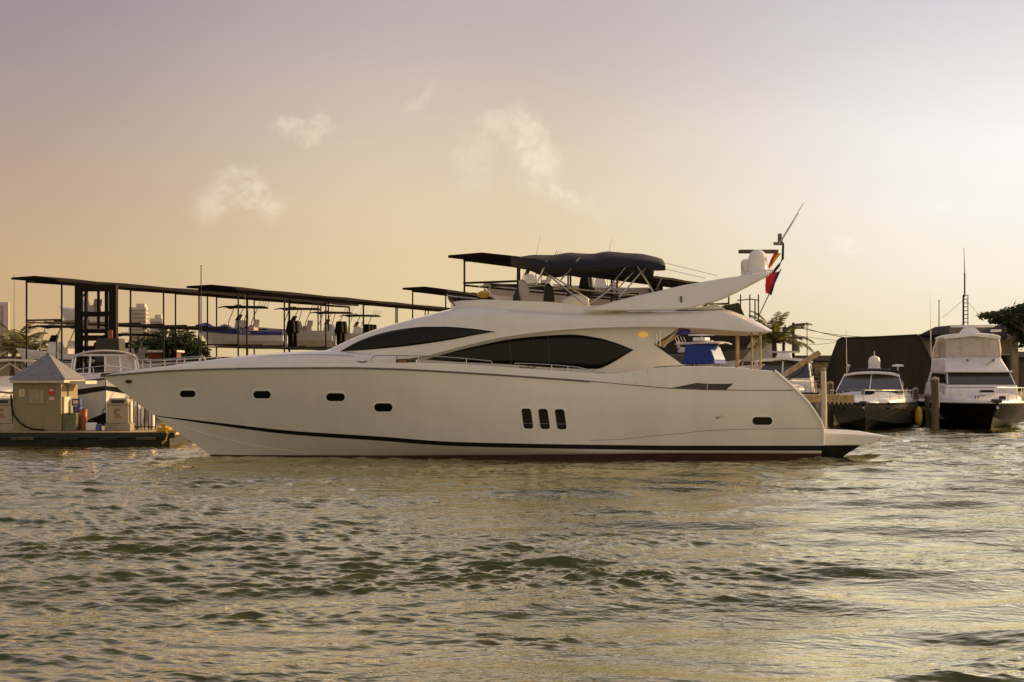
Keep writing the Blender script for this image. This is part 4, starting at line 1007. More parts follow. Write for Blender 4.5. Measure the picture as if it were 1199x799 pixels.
# black hulled flybridge cruiser, bow on
hv = Vector((-.16,-.987,0)); fb, Hf = cruiser('flybridge_cruiser', 'black hulled flybridge cruiser with clear vinyl enclosure, bow on at far right', 'boat', 13.5, 5.1, 1.22, .12, (23.95, 73.7, 0), hv, M['black'], M['black'], M['boatwhite'], 2.7)
trunk(fb, Hf, .42, .95, 1.98, inn=.28)
MB().hexa([(-4.6,-1.95,1.2),(2.3,-1.85,1.2),(2.3,1.85,1.2),(-4.6,1.95,1.2)], [(-4.6,-1.85,2.2),(2.1,-1.72,2.15),(2.1,1.72,2.15),(-4.6,1.85,2.2)]).build('cabin_base', M['boatwhite'], fb, bevel=.06)
wf = [(2.05,-1.70,2.14),(2.05,1.70,2.14),(1.1,1.58,2.74),(1.1,-1.58,2.74)]
MB().hexa([(-4.5,-1.8,2.2),(1.9,-1.66,2.14),(1.9,1.66,2.14),(-4.5,1.8,2.2)], [(-4.5,-1.65,2.78),(1.0,-1.54,2.74),(1.0,1.54,2.74),(-4.5,1.65,2.78)]).build('saloon', M['boatwhite'], fb, bevel=.04)
g_ = MB().prism(wf, (.05,0,.05)).build('windshield', M['boatglass'], fb, smooth=False)
for u_ in (.02,.98): MB().tube([bl(wf,u_,0)+Vector((.08,0,.05)), bl(wf,u_,1)+Vector((.08,0,.05))], .035, 5).build('windshield_post', M['boatwhite'], g_)
for sy in (-1,1): panel(fb, [(1.75,sy*1.68,2.2),(.8,sy*1.57,2.7),(-3.4,sy*1.64,2.72),(-3.4,sy*1.78,2.25)], (0,sy,0), M['glass'], 'side_window')
fr = MB().hexa([(-4.3,-1.66,2.75),(1.25,-1.6,2.74),(1.25,1.6,2.74),(-4.3,1.66,2.75)], [(-4.2,-1.55,3.5),(-.3,-1.38,3.55),(-.3,1.38,3.55),(-4.2,1.55,3.5)]).build('flybridge', M['boatwhite'], fb, bevel=.10)
MB().tube([(.75,.45,3.12),(.05,1.0,3.45)], .02, 5).build('wiper', M['dark'], fr)
for sy in (-.35, .95): MB().box((.12,sy,3.40), (.10,.08,.10)).build('vent_cap', M['seam'], fr)
MB().box((1.32,0,2.80), (.25,3.3,.09)).build('brow', M['boatwhite'], fb, bevel=.03)
en = [(-.35,-1.36,3.56),(-.35,1.36,3.56),(-.75,1.30,4.62),(-.75,-1.30,4.62)]
v_ = MB().prism(en, (.015,0,.005)).build('vinyl_front', M['vinyl'], fb, smooth=False)
for sy in (-1,1): MB().prism([(-.37,sy*1.36,3.56),(-.77,sy*1.30,4.62),(-3.7,sy*1.38,4.62),(-4.0,sy*1.5,3.52)], (0,sy*.015,0)).build('vinyl_side', M['vinyl'], fb, smooth=False)
fm = MB()
for u_ in (0,.28,.72,1): fm.tube([bl(en,u_,0)+Vector((.02,0,0)), bl(en,u_,1)+Vector((.02,0,0))], .04, 5)
for v0 in (0,.99): fm.tube([bl(en,0,v0)+Vector((.02,0,0)), bl(en,1,v0)+Vector((.02,0,0))], .045, 5)
fm.build('vinyl_seams', M['cushion'], v_)
MB().loft([[Vector((x, y, 4.66+.16*(1-(y/1.42)**4)-(0.06 if x > -.8 else 0)+k)) for y, k in ((-1.42,0),(-1.1,0),(-.5,0),(0,0),(.5,0),(1.1,0),(1.42,0),(1.42,-.1),(0,-.1),(-1.42,-.1))] for x in (-.55,-.8,-2.5,-4.0,-4.2)]).build('flybridge_top', M['boatwhite'], fb)
MB().box((-2.5,0,4.1), (1.2,1.9,.9)).build('helm_station', M['cushion'], fb, bevel=.1)
MB().frustum(-1.9,-1.2,.5,4.82,-1.75,-1.35,.25,5.15).build('radar_pedestal', M['boatwhite'], fb, bevel=.05)
MB().box((-1.55,.15,5.2), (.25,2.2,.12)).build('radar_scanner', M['boatwhite'], fb, bevel=.04)
MB().box((-1.3,1.3,4.95), (.3,.5,.12)).build('loudhailer', M['boatwhite'], fb, bevel=.03)
for sy in (-1,1): MB().tube([(-3.0,sy*1.75,2.8),(-2.4,sy*1.72,4.0),(-2.0,sy*1.55,4.6)], .05, 6).build('arch_leg', M['boatwhite'], fb)
MB().tube([(-3.2,-1.75,3.6),(-3.3,-1.8,7.0)], .025, 5, .010).build('whip_antenna', M['boatwhite'], fb)
Hf.rail(fb, .72, .42, 1.0, .10, n=8)
MB().box((6.6,0,1.42), (.7,.4,.16)).build('anchor_roller', M['dark'], fb, bevel=.04)
MB().prism([(6.75,-.06,1.35),(6.95,-.06,1.05),(6.7,-.06,.75),(6.5,-.06,1.2)], (0,.12,0)).build('anchor', M['steel'], fb)
MB().frustum(3.3,4.1,.35,1.78,3.4,4.0,.28,1.9).build('deck_hatch', M['glass'], fb, bevel=.02)
MB().box((5.2,.5,1.5), (.3,.3,.25)).box((4.7,-.6,1.5), (.25,.2,.2)).build('windlass', M['dark'], fb, bevel=.04)

# white hardtop cruiser between the yacht stern and the grey cruiser
hv = Vector((-.22,-.975,0)); ht, Hh = cruiser('hardtop_cruiser', 'white hardtop cruiser just behind the yacht stern with slanted plank before it', 'boat', 11, 3.7, 1.35, .15, (14.2, 74.5, .28), hv, M['boatwhite'], M['black'], M['rubber'], 2.4)
trunk(ht, Hh, .40, .93, 2.15)
MB().hexa([(-4,-1.6,1.3),(1.3,-1.5,1.3),(1.3,1.5,1.3),(-4,1.6,1.3)], [(-4,-1.5,2.3),(1.2,-1.45,2.2),(1.2,1.45,2.2),(-4,1.5,2.3)]).build('cabin_base', M['boatwhite'], ht, bevel=.05)
wh = [(1.2,-1.42,2.2),(1.2,1.42,2.2),(.1,1.3,3.0),(.1,-1.3,3.0)]
g_ = MB().prism(wh, (.05,0,.04)).build('windshield', M['boatglass'], ht, smooth=False)
for u_ in (0,.5,1): MB().tube([bl(wh,u_,0)+Vector((.07,0,.05)), bl(wh,u_,1)+Vector((.07,0,.05))], .045, 5).build('windshield_post', M['boatwhite'], g_)
for sy in (-1,1): panel(ht, [(1.0,sy*1.45,2.25),(.1,sy*1.33,2.95),(-2.6,sy*1.38,2.95),(-2.8,sy*1.48,2.3)], (0,sy,0), M['glass'], 'side_window')
MB().loft([[Vector((x, y, 3.12+.14*(1-(y/1.5)**2)+k)) for y, k in ((-1.5,-.05),(-1.1,0),(0,0),(1.1,0),(1.5,-.05),(1.45,-.14),(0,-.1),(-1.45,-.14))] for x in (.35,.1,-1.5,-3.2,-3.4)]).build('hard_top', M['boatwhite'], ht)
MB().frustum(-1.6,-.9,.45,3.24,-1.5,-1.0,.3,3.5).build('radar_pedestal', M['boatwhite'], ht, bevel=.05)
MB().box((-1.2,0,3.56), (.25,1.5,.1)).build('radar_scanner', M['cushion'], ht, bevel=.04)
Hh.rail(ht, .6, .45, 1.0, .10)
# white cruiser behind the fuel dock, canvas top on hoops
hv = Vector((.28,-.96,0)); lc, Hl = cruiser('canvas_top_cruiser', 'white cruiser with arched cream canvas top moored behind the kiosk and bow', 'boat', 11.5, 4.2, 2.05, .45, (W(116,480,68).x, 69.0, 0), hv, M['boatwhite'], M['black'], M['dark'], 2.4, band=M['glass'])
trunk(lc, Hl, .40, .92, 2.75)
cw = [(1.3,-1.45,2.7),(1.3,1.45,2.7),(.5,1.35,3.6),(.5,-1.35,3.6)]
for nm, u0, u1 in (('windshield_frame',0,1),):
    fm = MB()
    for u_ in (0,.25,.5,.75,1): fm.tube([bl(cw,u_,0), bl(cw,u_,1)], .045, 6)
    fm.tube([bl(cw,0,0), bl(cw,1,0)], .05, 6); fm.tube([bl(cw,0,1), bl(cw,1,1)], .06, 6); fm.build(nm, M['boatwhite'], lc)
MB().prism([bl(cw,.5,.03),bl(cw,.98,.03),bl(cw,.98,.97),bl(cw,.5,.97)], (-.012,0,-.005)).build('windshield', M['vinyl'], lc, smooth=False)
rows = []
for i in range(7):
    f = i/6.; x = lerp(.75, -3.4, f); rows.append([Vector((x, 1.5*math.sin(a), 3.40+.42*math.cos(a)+.05*math.sin(f*9))) for a in [(-1+2*j/10.)*1.5 for j in range(11)]])
o = MB().grid(rows).build('canvas_top', M['cushion'], lc); sm = o.modifiers.new('solidify','SOLIDIFY'); sm.thickness = .05
for x in (.7,-1.2,-3.3):
    for sy in (-1,1): MB().tube([(x,sy*1.6,2.2),(x,sy*1.55,3.0),(x,sy*1.47,3.45)], .04, 6).build('canvas_hoop', M['boatwhite'], lc)
MB().frustum(-3.6,.6,1.4,2.2,-3.4,.4,1.3,2.95).build('cockpit_seating', M['dark'], lc, bevel=.06)
Hl.rail(lc, .6, .45, 1.0, .12)
# boat cut by the left edge
hv = Vector((.2,-.98,0)); le, He = cruiser('tower_boat', 'white boat with cream pipe tower, cut by the left photo edge', 'boat', 9.5, 3.4, 1.6, .35, (W(-4,480,64).x, 66, 0), hv, M['boatwhite'], M['black'], M['dark'], 2.4)
trunk(le, He, .45, .92, 2.2)
MB().frustum(-1.0,.8,.8,1.6,-.6,.4,.7,2.6).build('console', M['boatwhite'], le, bevel=.06)
MB().loft([[Vector((x, y, 3.28+.12*(1-(y/1.4)**2)+k)) for y, k in ((-1.4,0),(-.7,0),(0,0),(.7,0),(1.4,0),(1.4,-.1),(0,-.08),(-1.4,-.1))] for x in (1.0,.7,-1.2,-1.5)]).build('hard_top', M['trim'], le)
for sy in (-1,1):
    for x in (.8,-1.2): MB().tube([(x,sy*1.3,1.6),(x*.9,sy*1.25,3.25)], .05, 6).build('tower_leg', M['trim'], le)
    MB().tube([(.8,sy*1.28,1.9),(-1.1,sy*1.26,3.1)], .035, 6).build('tower_brace', M['trim'], le)
    MB().tube([(.78,sy*1.27,2.3),(.75,0,3.2)], .035, 6).build('tower_brace', M['trim'], le)
# boats seen through the yacht's cockpit
bb = console_boat('boat with bright blue canvas wrapped round its tee top, beyond the cockpit', 8.5, 2.7, (W(826,440,72).x, 72, .55), R(-32), M['boatwhite'], 2, 'hard', M['cushion'])
bm_ = MB().frustum(-1.3,1.15,1.0,1.35,-1.05,.55,.93,2.72); bm_.build('canvas_enclosure', M['blue'], bb, bevel=.05)
MB().prism([(1.02,-.88,1.62),(1.02,.88,1.62),(.66,.82,2.48),(.66,-.82,2.48)], (.06,0,.025)).build('lit_canvas_front', mat('sunlit_blue_canvas', (.05,.12,.36), .2, var=.15), bb, smooth=False)  # lighter blue panel, sunlight on the canvas front put into its colour
bb.scale = (.74,.74,.74); bb.location.z = W(0,400,72).z-2.9*.74
cr_ = MB()
for sx in (-2,2): cr_.box((sx,0,-.35), (.25,2.6,.25)).tube([(sx,-1.6,-.35),(sx,-1.6,-4.5)], .15, 6).tube([(sx,1.6,-.35),(sx,1.6,-4.5)], .15, 6).box((sx,0,-.5), (.2,3.4,.2))
cr_.build('boat_lift_frame', M['pile'], bb)
MB().box((-.3,0,3.05), (.9,.9,.25)).box((-.3,0,3.35), (1.9,.3,.10)).build('radar_set', M['boatwhite'], bb, bevel=.05)
gb = console_boat('grey boat whose sharp bow shows between cockpit poles', 8.5, 2.6, (W(814,430,78).x, 78, W(0,407,78).z-1.0), R(2), mat('slate_hull_paint', (.10,.095,.09), .4, var=.2), 0, None)
gb.scale = (.75,.75,.75)
for o in gb.children:
    if o.name.startswith('rub_rail'): o.data.materials[0] = M['rubber']
cr_ = MB()
for sx in (-2,2): cr_.box((sx,0,-.35), (.25,2.6,.25)).tube([(sx,-1.6,-.35),(sx,-1.6,-4.5)], .15, 6).tube([(sx,1.6,-.35),(sx,1.6,-4.5)], .15, 6).box((sx,0,-.5), (.2,3.4,.2))
cr_.build('boat_lift_frame', M['pile'], gb)

# ---------------------------------------------------------------- waterfront behind the right-hand boats
def box_build(px0, py0, px1, py1, Y, depth, zb=None):
    a, b = W(px0,py0,Y), W(px1,py1,Y); return a.x, b.x, Y, Y+depth, (b.z if zb is None else zb), a.z
# black tarp boat shelter
def tarp_shelter(label, pts, Y, depth, dz=.6):
    r = thing('tarp_shelter', label, 'shelter', (W(pts[0][0],433,Y).x, Y, G0), group='black tarp shelters')
    f = [W(x,y,Y) for x, y in pts]; bk = [Vector((p.x*(1+depth/Y), p.y+depth, p.z)) for p in f]
    n = 10; top = []
    rings = []
    for j in range(n+1):
        q = j/n; rings.append([a.lerp(b, q)+Vector((0,0,-.12*math.sin(math.pi*q*3)**2 if a.z > G0+2 else 0)) for a, b in zip(f, bk)])
    mb = MB(); mb.loft(rings, closed=False, cap=False); k = len(f)
    mb.build('tarp_roof', M['tarp'], r, world=True, ang=25)
    MB().prism(f, (0,.04,0)).build('tarp_front', M['tarp'], r, world=True, smooth=False)
    for i in (0, k-1):
        MB().tube([f[i]+Vector((0,-.05,0)), Vector((f[i].x, f[i].y-.05, G0))], .08, 6).build('post', M['post'], r, world=True)
    for i in range(1, k-2): MB().tube([f[i]+Vector((0,-.03,.02)), f[i+1]+Vector((0,-.03,.02))], .06, 6).build('frame_tube', M['post'], r, world=True)
    return r
tarp_shelter('big black tarp shelter with sloped sides behind the grey sport cruiser', [(966,462),(967,440),(971,426),(981,399),(985,396.5),(1030,395),(1073,392.8),(1077,395),(1086,414),(1092,428),(1092,462)], 86.5, 7)
tarp_shelter('dark tarp shelter seen through the yacht cockpit behind the blue canvas', [(740,462),(742,420),(752,396),(770,392.5),(850,391),(884,392.5),(874,405),(866,430),(864,462)], 87, 6)
# low tiled house behind the flybridge cruiser
HYY = 93.0
ho = thing('waterfront_house', 'tan house with dark brown tiled roof behind the flybridge cruiser', 'house', (W(1150,433,HYY).x, HYY+4, G0))
x0_, x1_ = W(1118,400,HYY).x, W(1188,400,HYY).x; ze = W(0,395,HYY).z; zr = W(0,383,HYY+2).z
MB().box(((x0_+x1_)/2, HYY+4, (G0+ze)/2), (x1_-x0_, 8, ze-G0)).build('wall', M['stucco'], ho, world=True)
MB().hexa([(x0_-.6,HYY-.6,ze),(x1_+.3,HYY-.6,ze),(x1_+.3,HYY+8.6,ze),(x0_-.6,HYY+8.6,ze)], [(x0_+.3,HYY+2.0,zr+.1),(x1_-.1,HYY+2.0,zr+.1),(x1_-.1,HYY+5.4,zr+.1),(x0_+.3,HYY+5.4,zr+.1)]).build('roof', M['roofbrown'], ho, world=True, smooth=False)
for i in range(3):
    cx_ = lerp(x0_, x1_, (i+.6)/3.2); f_ = MB().box((cx_, HYY-.03, G0+2.2), (1.1,.08,1.3)).build('window', M['trim'], ho, world=True); MB().box((cx_, HYY-.08, G0+2.2), (.9,.04,1.1)).build('pane', M['glass'], f_, world=True)
xg = W(1186,400,HYY).x
MB().prism([(xg-.7,HYY-1.5,ze-.2),(xg+1.6,HYY-1.5,ze-.25),(xg+.35,HYY-1.5,ze+1.15)], (0,5,0)).build('porch_gable', M['stucco'], ho, world=True, smooth=False)
for dx_ in (-.35, .95): MB().box((xg+dx_, HYY-1.2, (G0+ze)/2-.1), (.42,.42,ze-G0-.2)).build('porch_column', M['stucco'], ho, world=True, bevel=.02)
pav = thing('flat_awning', 'thin flat dark awning on one post left of the tan house', 'awning', (W(1102,433,90).x, 90, G0))
a, b = W(1083,393.5,90), W(1122,393.5,90); MB().box(((a.x+b.x)/2, 91, a.z), (b.x-a.x, 3, .16)).build('awning_slab', M['roofsteel'], pav, world=True)
MB().tube([(a.x+.55,90,G0),(a.x+.55,90,a.z)], .09, 6).build('post', M['post'], pav, world=True); MB().tube([(b.x-.3,91.5,G0),(b.x-.3,91.5,a.z)], .09, 6).build('post', M['post'], pav, world=True)
wb = thing('storage_cabinet', 'white cabinet on the quay between tarp shelter and flybridge cruiser', 'cabinet', (W(1091,433,86.6).x, 86.9, G0))
MB().box((0,0,1.85), (.8,.7,.65)).build('cabinet_box', M['boatwhite'], wb, bevel=.03); MB().box((0,0,.76), (.6,.5,1.52)).build('stand', M['wood'], wb)
# cream warehouse seen beyond the stern poles
wx0, wx1 = W(864,400,112).x, W(906,400,112).x; wz = W(0,391,112).z
cwb = thing('cream_warehouse', 'cream walled low building lit by the sun beyond the stern poles', 'building', ((wx0+wx1)/2, 116, G0))
MB().box(((wx0+wx1)/2, 116, (G0+wz)/2), (wx1-wx0, 8, wz-G0)).build('wall', M['trim'], cwb, world=True); MB().box(((wx0+wx1)/2, 116, wz+.1), (wx1-wx0+.6, 8.6, .2)).build('roof', M['roofbrown'], cwb, world=True)
for i in range(2):
    f_ = MB().box((lerp(wx0,wx1,.3+.4*i), 111.97, G0+1.4), (.8,.08,2.1)).build('door', M['wood'], cwb, world=True); MB().box((lerp(wx0,wx1,.3+.4*i)+.28, 111.9, G0+1.3), (.06,.06,.12)).build('handle', M['steel'], cwb, world=True)
# finger dock, gangway, piles
fd = thing('finger_dock', 'wooden finger dock on piles between the two bow-on cruisers', 'dock', (W(1085,500,74).x, 78, 0))
xm = W(1083,480,76).x; MB().box((xm, 79, .85), (1.5, 13, .14)).build('deck_planking', M['plank'], fd, world=True)
for k in range(4):
    for sx in (-.62,.62): MB().tube([(xm+sx,73.2+3.6*k,-1),(xm+sx,73.2+3.6*k,.85)], .14, 8).build('pile', M['pile'], fd, world=True)
MB().box((xm, 72.6, .62), (1.55,.14,.5)).build('end_beam', M['wood'], fd, world=True)
def pile(px, pyt, Y, r, label):
    p = W(px, pyt, Y); o = thing('mooring_pile', label, 'pile', (p.x, Y, 0), group='mooring piles')
    MB().tube([(0,0,-1.2),(.03,0,p.z*.5),(0,0,p.z)], r, 10).build('pile_shaft', M['trim'] if r < .12 else M['pile'], o); MB().lathe((0,0,p.z-.02), [(.01,.10),(r*1.1,.02),(r*1.12,-.06),(r*.9,-.08)], 10).build('pile_cap', M['concrete'], o)
pile(1094.5, 443, 69, .20, 'thick weathered mooring pile left of the black hulled cruiser')
pile(1086, 462, 73, .16, 'shorter pile between the grey cruiser and the thick pile')
pile(1072, 455, 78, .15, 'thin pile just right of the grey cruiser hull')
pile(964, 432, 60, .11, 'tall pale pole rising right behind the yacht stern')
pile(972, 448, 76, .16, 'short pile between the hardtop cruiser and the grey cruiser')
by = thing('yellow_fender', 'big yellow fender hanging on the finger dock beside the grey cruiser', 'fender', (W(1079,490,71).x, 71.5, .05))
MB().ball((0,0,.5), (.20,.2,.5), 12, 8).build('fender_body', M['yellow'], by); MB().tube([(0,0,.98),(0,.3,1.25)], .02, 5).build('fender_rope', M['cable'], by)
gw = thing('dock_gangway', 'level wooden gangway just above the water behind the yacht stern', 'gangway', (W(950,466,62).x, 62, W(0,470,62).z))
a, b = W(925,463,62), W(1000,463,62); MB().box(((a.x+b.x)/2, 62.4, a.z-.06), (b.x-a.x, .8, .14)).build('walkway', M['plank'], gw, world=True)
MB().box(((a.x+b.x)/2, 62.0, a.z-.20), (b.x-a.x, .08, .2)).build('side_beam', M['plank'], gw, world=True)
for x in (a.x+.5, b.x-1.2): MB().tube([(x,62.4,-1),(x,62.4,a.z-.1)], .13, 8).build('support_pile', M['pile'], gw, world=True)
rp = MB()
for k in range(7):
    x = lerp(b.x-1.25, b.x-.1, k/6.); rp.box((x, 61.98, a.z-.18), (.07,.08,.42))
rp.build('end_slats', M['plank'], gw, world=True)
sl_ = thing('slanted_plank', 'long pale plank tilted up to the right before the hardtop cruiser', 'plank', W(912,443,66))
p, q = W(911,443.5,66), W(959,413,66); dv = (q-p); L_ = dv.length; ang_ = math.atan2(dv.z, dv.x)
MB().box(((p.x+q.x)/2, 66, (p.z+q.z)/2), (L_, .5, .20), Matrix.Rotation(-ang_, 3, 'Y')).build('plank_board', M['plank'], sl_, world=True)
MB().tube([W(914,442,66), Vector((W(914,442,66).x, 66, .0))], .07, 6).build('support_leg', M['pile'], sl_, world=True)
MB().tube([q+Vector((-.3,0,-.1)), W(938,428,66)+Vector((0,0,-.35)), W(914,442,66)+Vector((0,0,-.3))], .035, 5).build('truss_rod', M['post'], sl_, world=True)
# radio mast
rmY = 97.0; rb = W(1129.5,386,rmY)
rm = thing('radio_mast', 'thin lattice radio mast rising above the flybridge cruiser', 'mast', (rb.x, rmY, G0))
zt = W(0,346,rmY).z; wdt = .17
for (sx, sy) in ((-1,-1),(1,-1),(0,1)): MB().tube([(rb.x+sx*wdt,rmY+sy*wdt,G0),(rb.x+sx*wdt,rmY+sy*wdt,zt)], .035, 5).build('mast_leg', M['post'], rm, world=True)
ru = MB()
for k in range(26):
    z = lerp(G0+.3, zt, k/25.)
    for (p, q) in (((-1,-1),(1,-1)),((1,-1),(0,1)),((0,1),(-1,-1))): ru.tube([(rb.x+p[0]*wdt,rmY+p[1]*wdt,z),(rb.x+q[0]*wdt,rmY+q[1]*wdt,z)], .022, 4)
ru.build('rungs', M['post'], rm, world=True)
MB().tube([(rb.x,rmY,zt-.1),(rb.x,rmY,W(0,320,rmY).z)], .05, 6).tube([(rb.x,rmY,W(0,320,rmY).z),(rb.x-.05,rmY,W(0,290,rmY).z)], .03, 5, .015).build('pole_top', M['post'], rm, world=True)
for px, py in ((1104,372),(1152,375)): MB().tube([(rb.x,rmY,W(0,350,rmY).z), W(px,py,rmY+1)], .012, 4).build('guy_wire', M['cable'], rm, world=True)
# slim poles
def pole(px, pt, Y, r, label, zb=G0):
    p = W(px, pt, Y); o = thing('slim_pole', label, 'pole', (p.x, Y, zb), group='slim poles along the waterfront')
    MB().tube([(0,0,0),(0,0,p.z-zb)], r, 6, r*.55).build('shaft', M['post'], o); MB().ball((0,0,p.z-zb), r*.9, 6, 4).build('finial', M['post'], o)
pole(235.4, 311, 90, .05, 'tall slim pole crossing the shed roofs, left of the blue boat')
pole(66, 392, 92, .05, 'thin pole just above the kiosk roof')
pole(945, 378, 101, .045, 'leaning thin pole right of the palm by the yacht stern')
pole(1099.5, 352, 92, .05, 'thin pole left of the lattice mast')
pole(16.5, 322, 90, .02, 'very faint wire-thin aerial left of the sheds')
for k, (px, pt, Y) in enumerate(((917.5,383,104),(929,378,104))):
    p = W(px,pt,Y); o = thing('utility_pole', 'dark utility pole %s' % ('half hidden by the palm fronds, nearer the yacht' if k == 0 else 'with crossarm right of the palm trunk'), 'utility pole', (p.x,Y,G0), group='utility poles behind the stern')
    MB().tube([(0,0,0),(0,0,p.z-G0)], .13, 8, .10).build('shaft', M['post'], o); MB().box((0,0,p.z-G0-.4), (1.5,.12,.12)).build('crossarm', M['post'], o)
    for s_x in (-.6,.6): MB().lathe((s_x,0,p.z-G0-.34), [(.05,0),(.07,.08),(.03,.2)], 6).build('insulator', M['concrete'], o)
    if k: MB().lathe((.2,-.2,p.z-G0-2.2), [(.02,0),(.24,0),(.24,.7),(.02,.72)], 10).build('transformer', M['seam'], o)
def wire(a, b, sag, label, r=.018):
    a, b = Vector(a), Vector(b); o = thing('overhead_wire', label, 'wire', a, group='overhead wires behind the stern')
    MB().tube([a.lerp(b, i/16.)+Vector((0,0,-sag*4*(i/16.)*(1-i/16.))) for i in range(17)], r, 4).build('wire_span', M['cable'], o, world=True)
wire(W(929,379.5,104), W(1128,380,97), 1.1, 'highest overhead wire sagging from the crossarm pole to the mast', .022)
wire(W(929,382.5,104), W(1120,384,96), .7, 'second overhead wire just under the highest one')
wire(W(930,392,104), W(1090,390,95), .5, 'third overhead wire, crossing above the black tarp', .014)
wire(W(930,401,104), W(985,399,95), .2, 'lowest overhead wire, ending at the tarp shelter edge', .014)

# ---------------------------------------------------------------- plants
def leaves(n, cs, size, seed=1, flat=.5):
    rng = np.random.default_rng(seed); vs, fs = [], []
    wts = np.array([c[1][0]*c[1][1]*c[1][2] for c in cs])**.7; wts /= wts.sum(); k = rng.choice(len(cs), n, p=wts)
    for i in range(n):
        c, r = cs[k[i]]; u_ = rng.normal(size=3); u_ /= np.linalg.norm(u_); rr = rng.random()**.4
        p = np.array(c)+u_*np.array(r)*rr*(1+.25*rng.normal()*.5)
        a = rng.normal(size=3); a[2] *= flat; a /= np.linalg.norm(a); b = np.cross(a, rng.normal(size=3)); b /= np.linalg.norm(b)
        s_ = size*rng.uniform(.6,1.5); o = len(vs)
        vs += [tuple(p-a*s_), tuple(p+b*s_*.45), tuple(p+a*s_), tuple(p-b*s_*.45)]; fs.append((o,o+1,o+2,o+3))
    mb = MB(); mb.v, mb.f = vs, fs; return mb
def tree(name, label, base, h, crown, n, size, m, seed, cat='tree', trunk_r=.22, limbs=5, grp=None):
    r = thing(name, label, cat, base, group=grp); rng = random.Random(seed); base = Vector(base)
    cs = [(tuple(base+Vector(c)), rr) for c, rr in crown]
    mb = MB(); top = base+Vector((rng.uniform(-.3,.3),0,h)); mb.tube([base, base.lerp(top,.5)+Vector((.15,0,0)), top], trunk_r, 8, trunk_r*.5)
    for k in range(limbs):
        c, _ = cs[k % len(cs)]; st = base.lerp(top, rng.uniform(.55,.95)); e = Vector(c)+Vector((rng.uniform(-.5,.5),rng.uniform(-.5,.5),0)); mb.tube([st, st.lerp(e,.5)+Vector((0,0,.25)), e], trunk_r*.45, 6, trunk_r*.12)
    mb.build('trunk', M['bark'], r, world=True); leaves(n, cs, size, seed).build('crown', m, r, world=True, smooth=False)
    return r
def at(px, py, Y): return W(px, py, Y)
# almond tree at the right edge, in flat tiers
tb = W(1210, 433, 90); tb.z = G0
def tier(px, py, rx, rz, dy=0): p = W(px, py, 90+dy); return ((p.x-tb.x, p.y-tb.y, p.z-tb.z), (rx, 1.6, rz))
tree('almond_tree', 'dark green spreading tree with flat tiers at the right photo edge', tb, 5.2, [tier(1160,369.5,.75,.22),(tier(1178,370,1.0,.35)),tier(1197,365,1.1,.42),tier(1216,362,1.3,.6),tier(1188,379,.85,.32,1),tier(1172,376,.5,.18,.5),tier(1205,378,1.2,.5,1),tier(1198,390,.9,.5,1.5),tier(1212,398,1.2,.7,1)], 3400, .17, M['leaf'], 3, trunk_r=.25, limbs=9)
# dark trees behind the racks, left
for k, (px, pt, Y, wd_, lab) in enumerate(((178,386,150,2.6,'dark round tree beyond the racks, left of the red container roof'),(200,380,152,3.0,'dark dense tree beyond the racks, above the red container'),(216,384,150,2.2,'dark tree beyond the racks, right of the red container'),(158,400,146,2.0,'small dark tree beyond the racks near the forklift'),(228,398,145,1.5,'low dark bush beyond the racks beside the tall slim pole'))):
    b_ = W(px,433,Y); b_.z = G0; zt_ = W(0,pt,Y).z-G0
    tree('shade_tree', lab, b_, zt_*.6, [((0,0,zt_*.72),(wd_*.8,wd_*.7,zt_*.26)),((-wd_*.5,0,zt_*.5),(wd_*.6,wd_*.6,zt_*.25)),((wd_*.5,.3,zt_*.55),(wd_*.6,wd_*.6,zt_*.25)),((0,-.3,zt_*.3),(wd_*.8,wd_*.5,zt_*.22))], 1500, .30, M['leaf'], 20+k, grp='dark trees beyond the racks')
for k, (px, pt, Y, wd_, lab) in enumerate(((58,410,100,1.6,'olive bush behind the kiosk roof peak'),(78,412,102,1.2,'olive bush right of the kiosk roof peak'))):
    b_ = W(px,433,Y); b_.z = G0; zt_ = W(0,pt,Y).z-G0
    tree('olive_bush', lab, b_, zt_*.5, [((0,0,zt_*.6),(wd_,wd_,zt_*.4)),((wd_*.5,0,zt_*.35),(wd_*.8,wd_,zt_*.35)),((-wd_*.5,0,zt_*.35),(wd_*.8,wd_,zt_*.35))], 900, .16, M['leafdry'], 40+k, 'bush', .1, grp='bushes behind the kiosk')
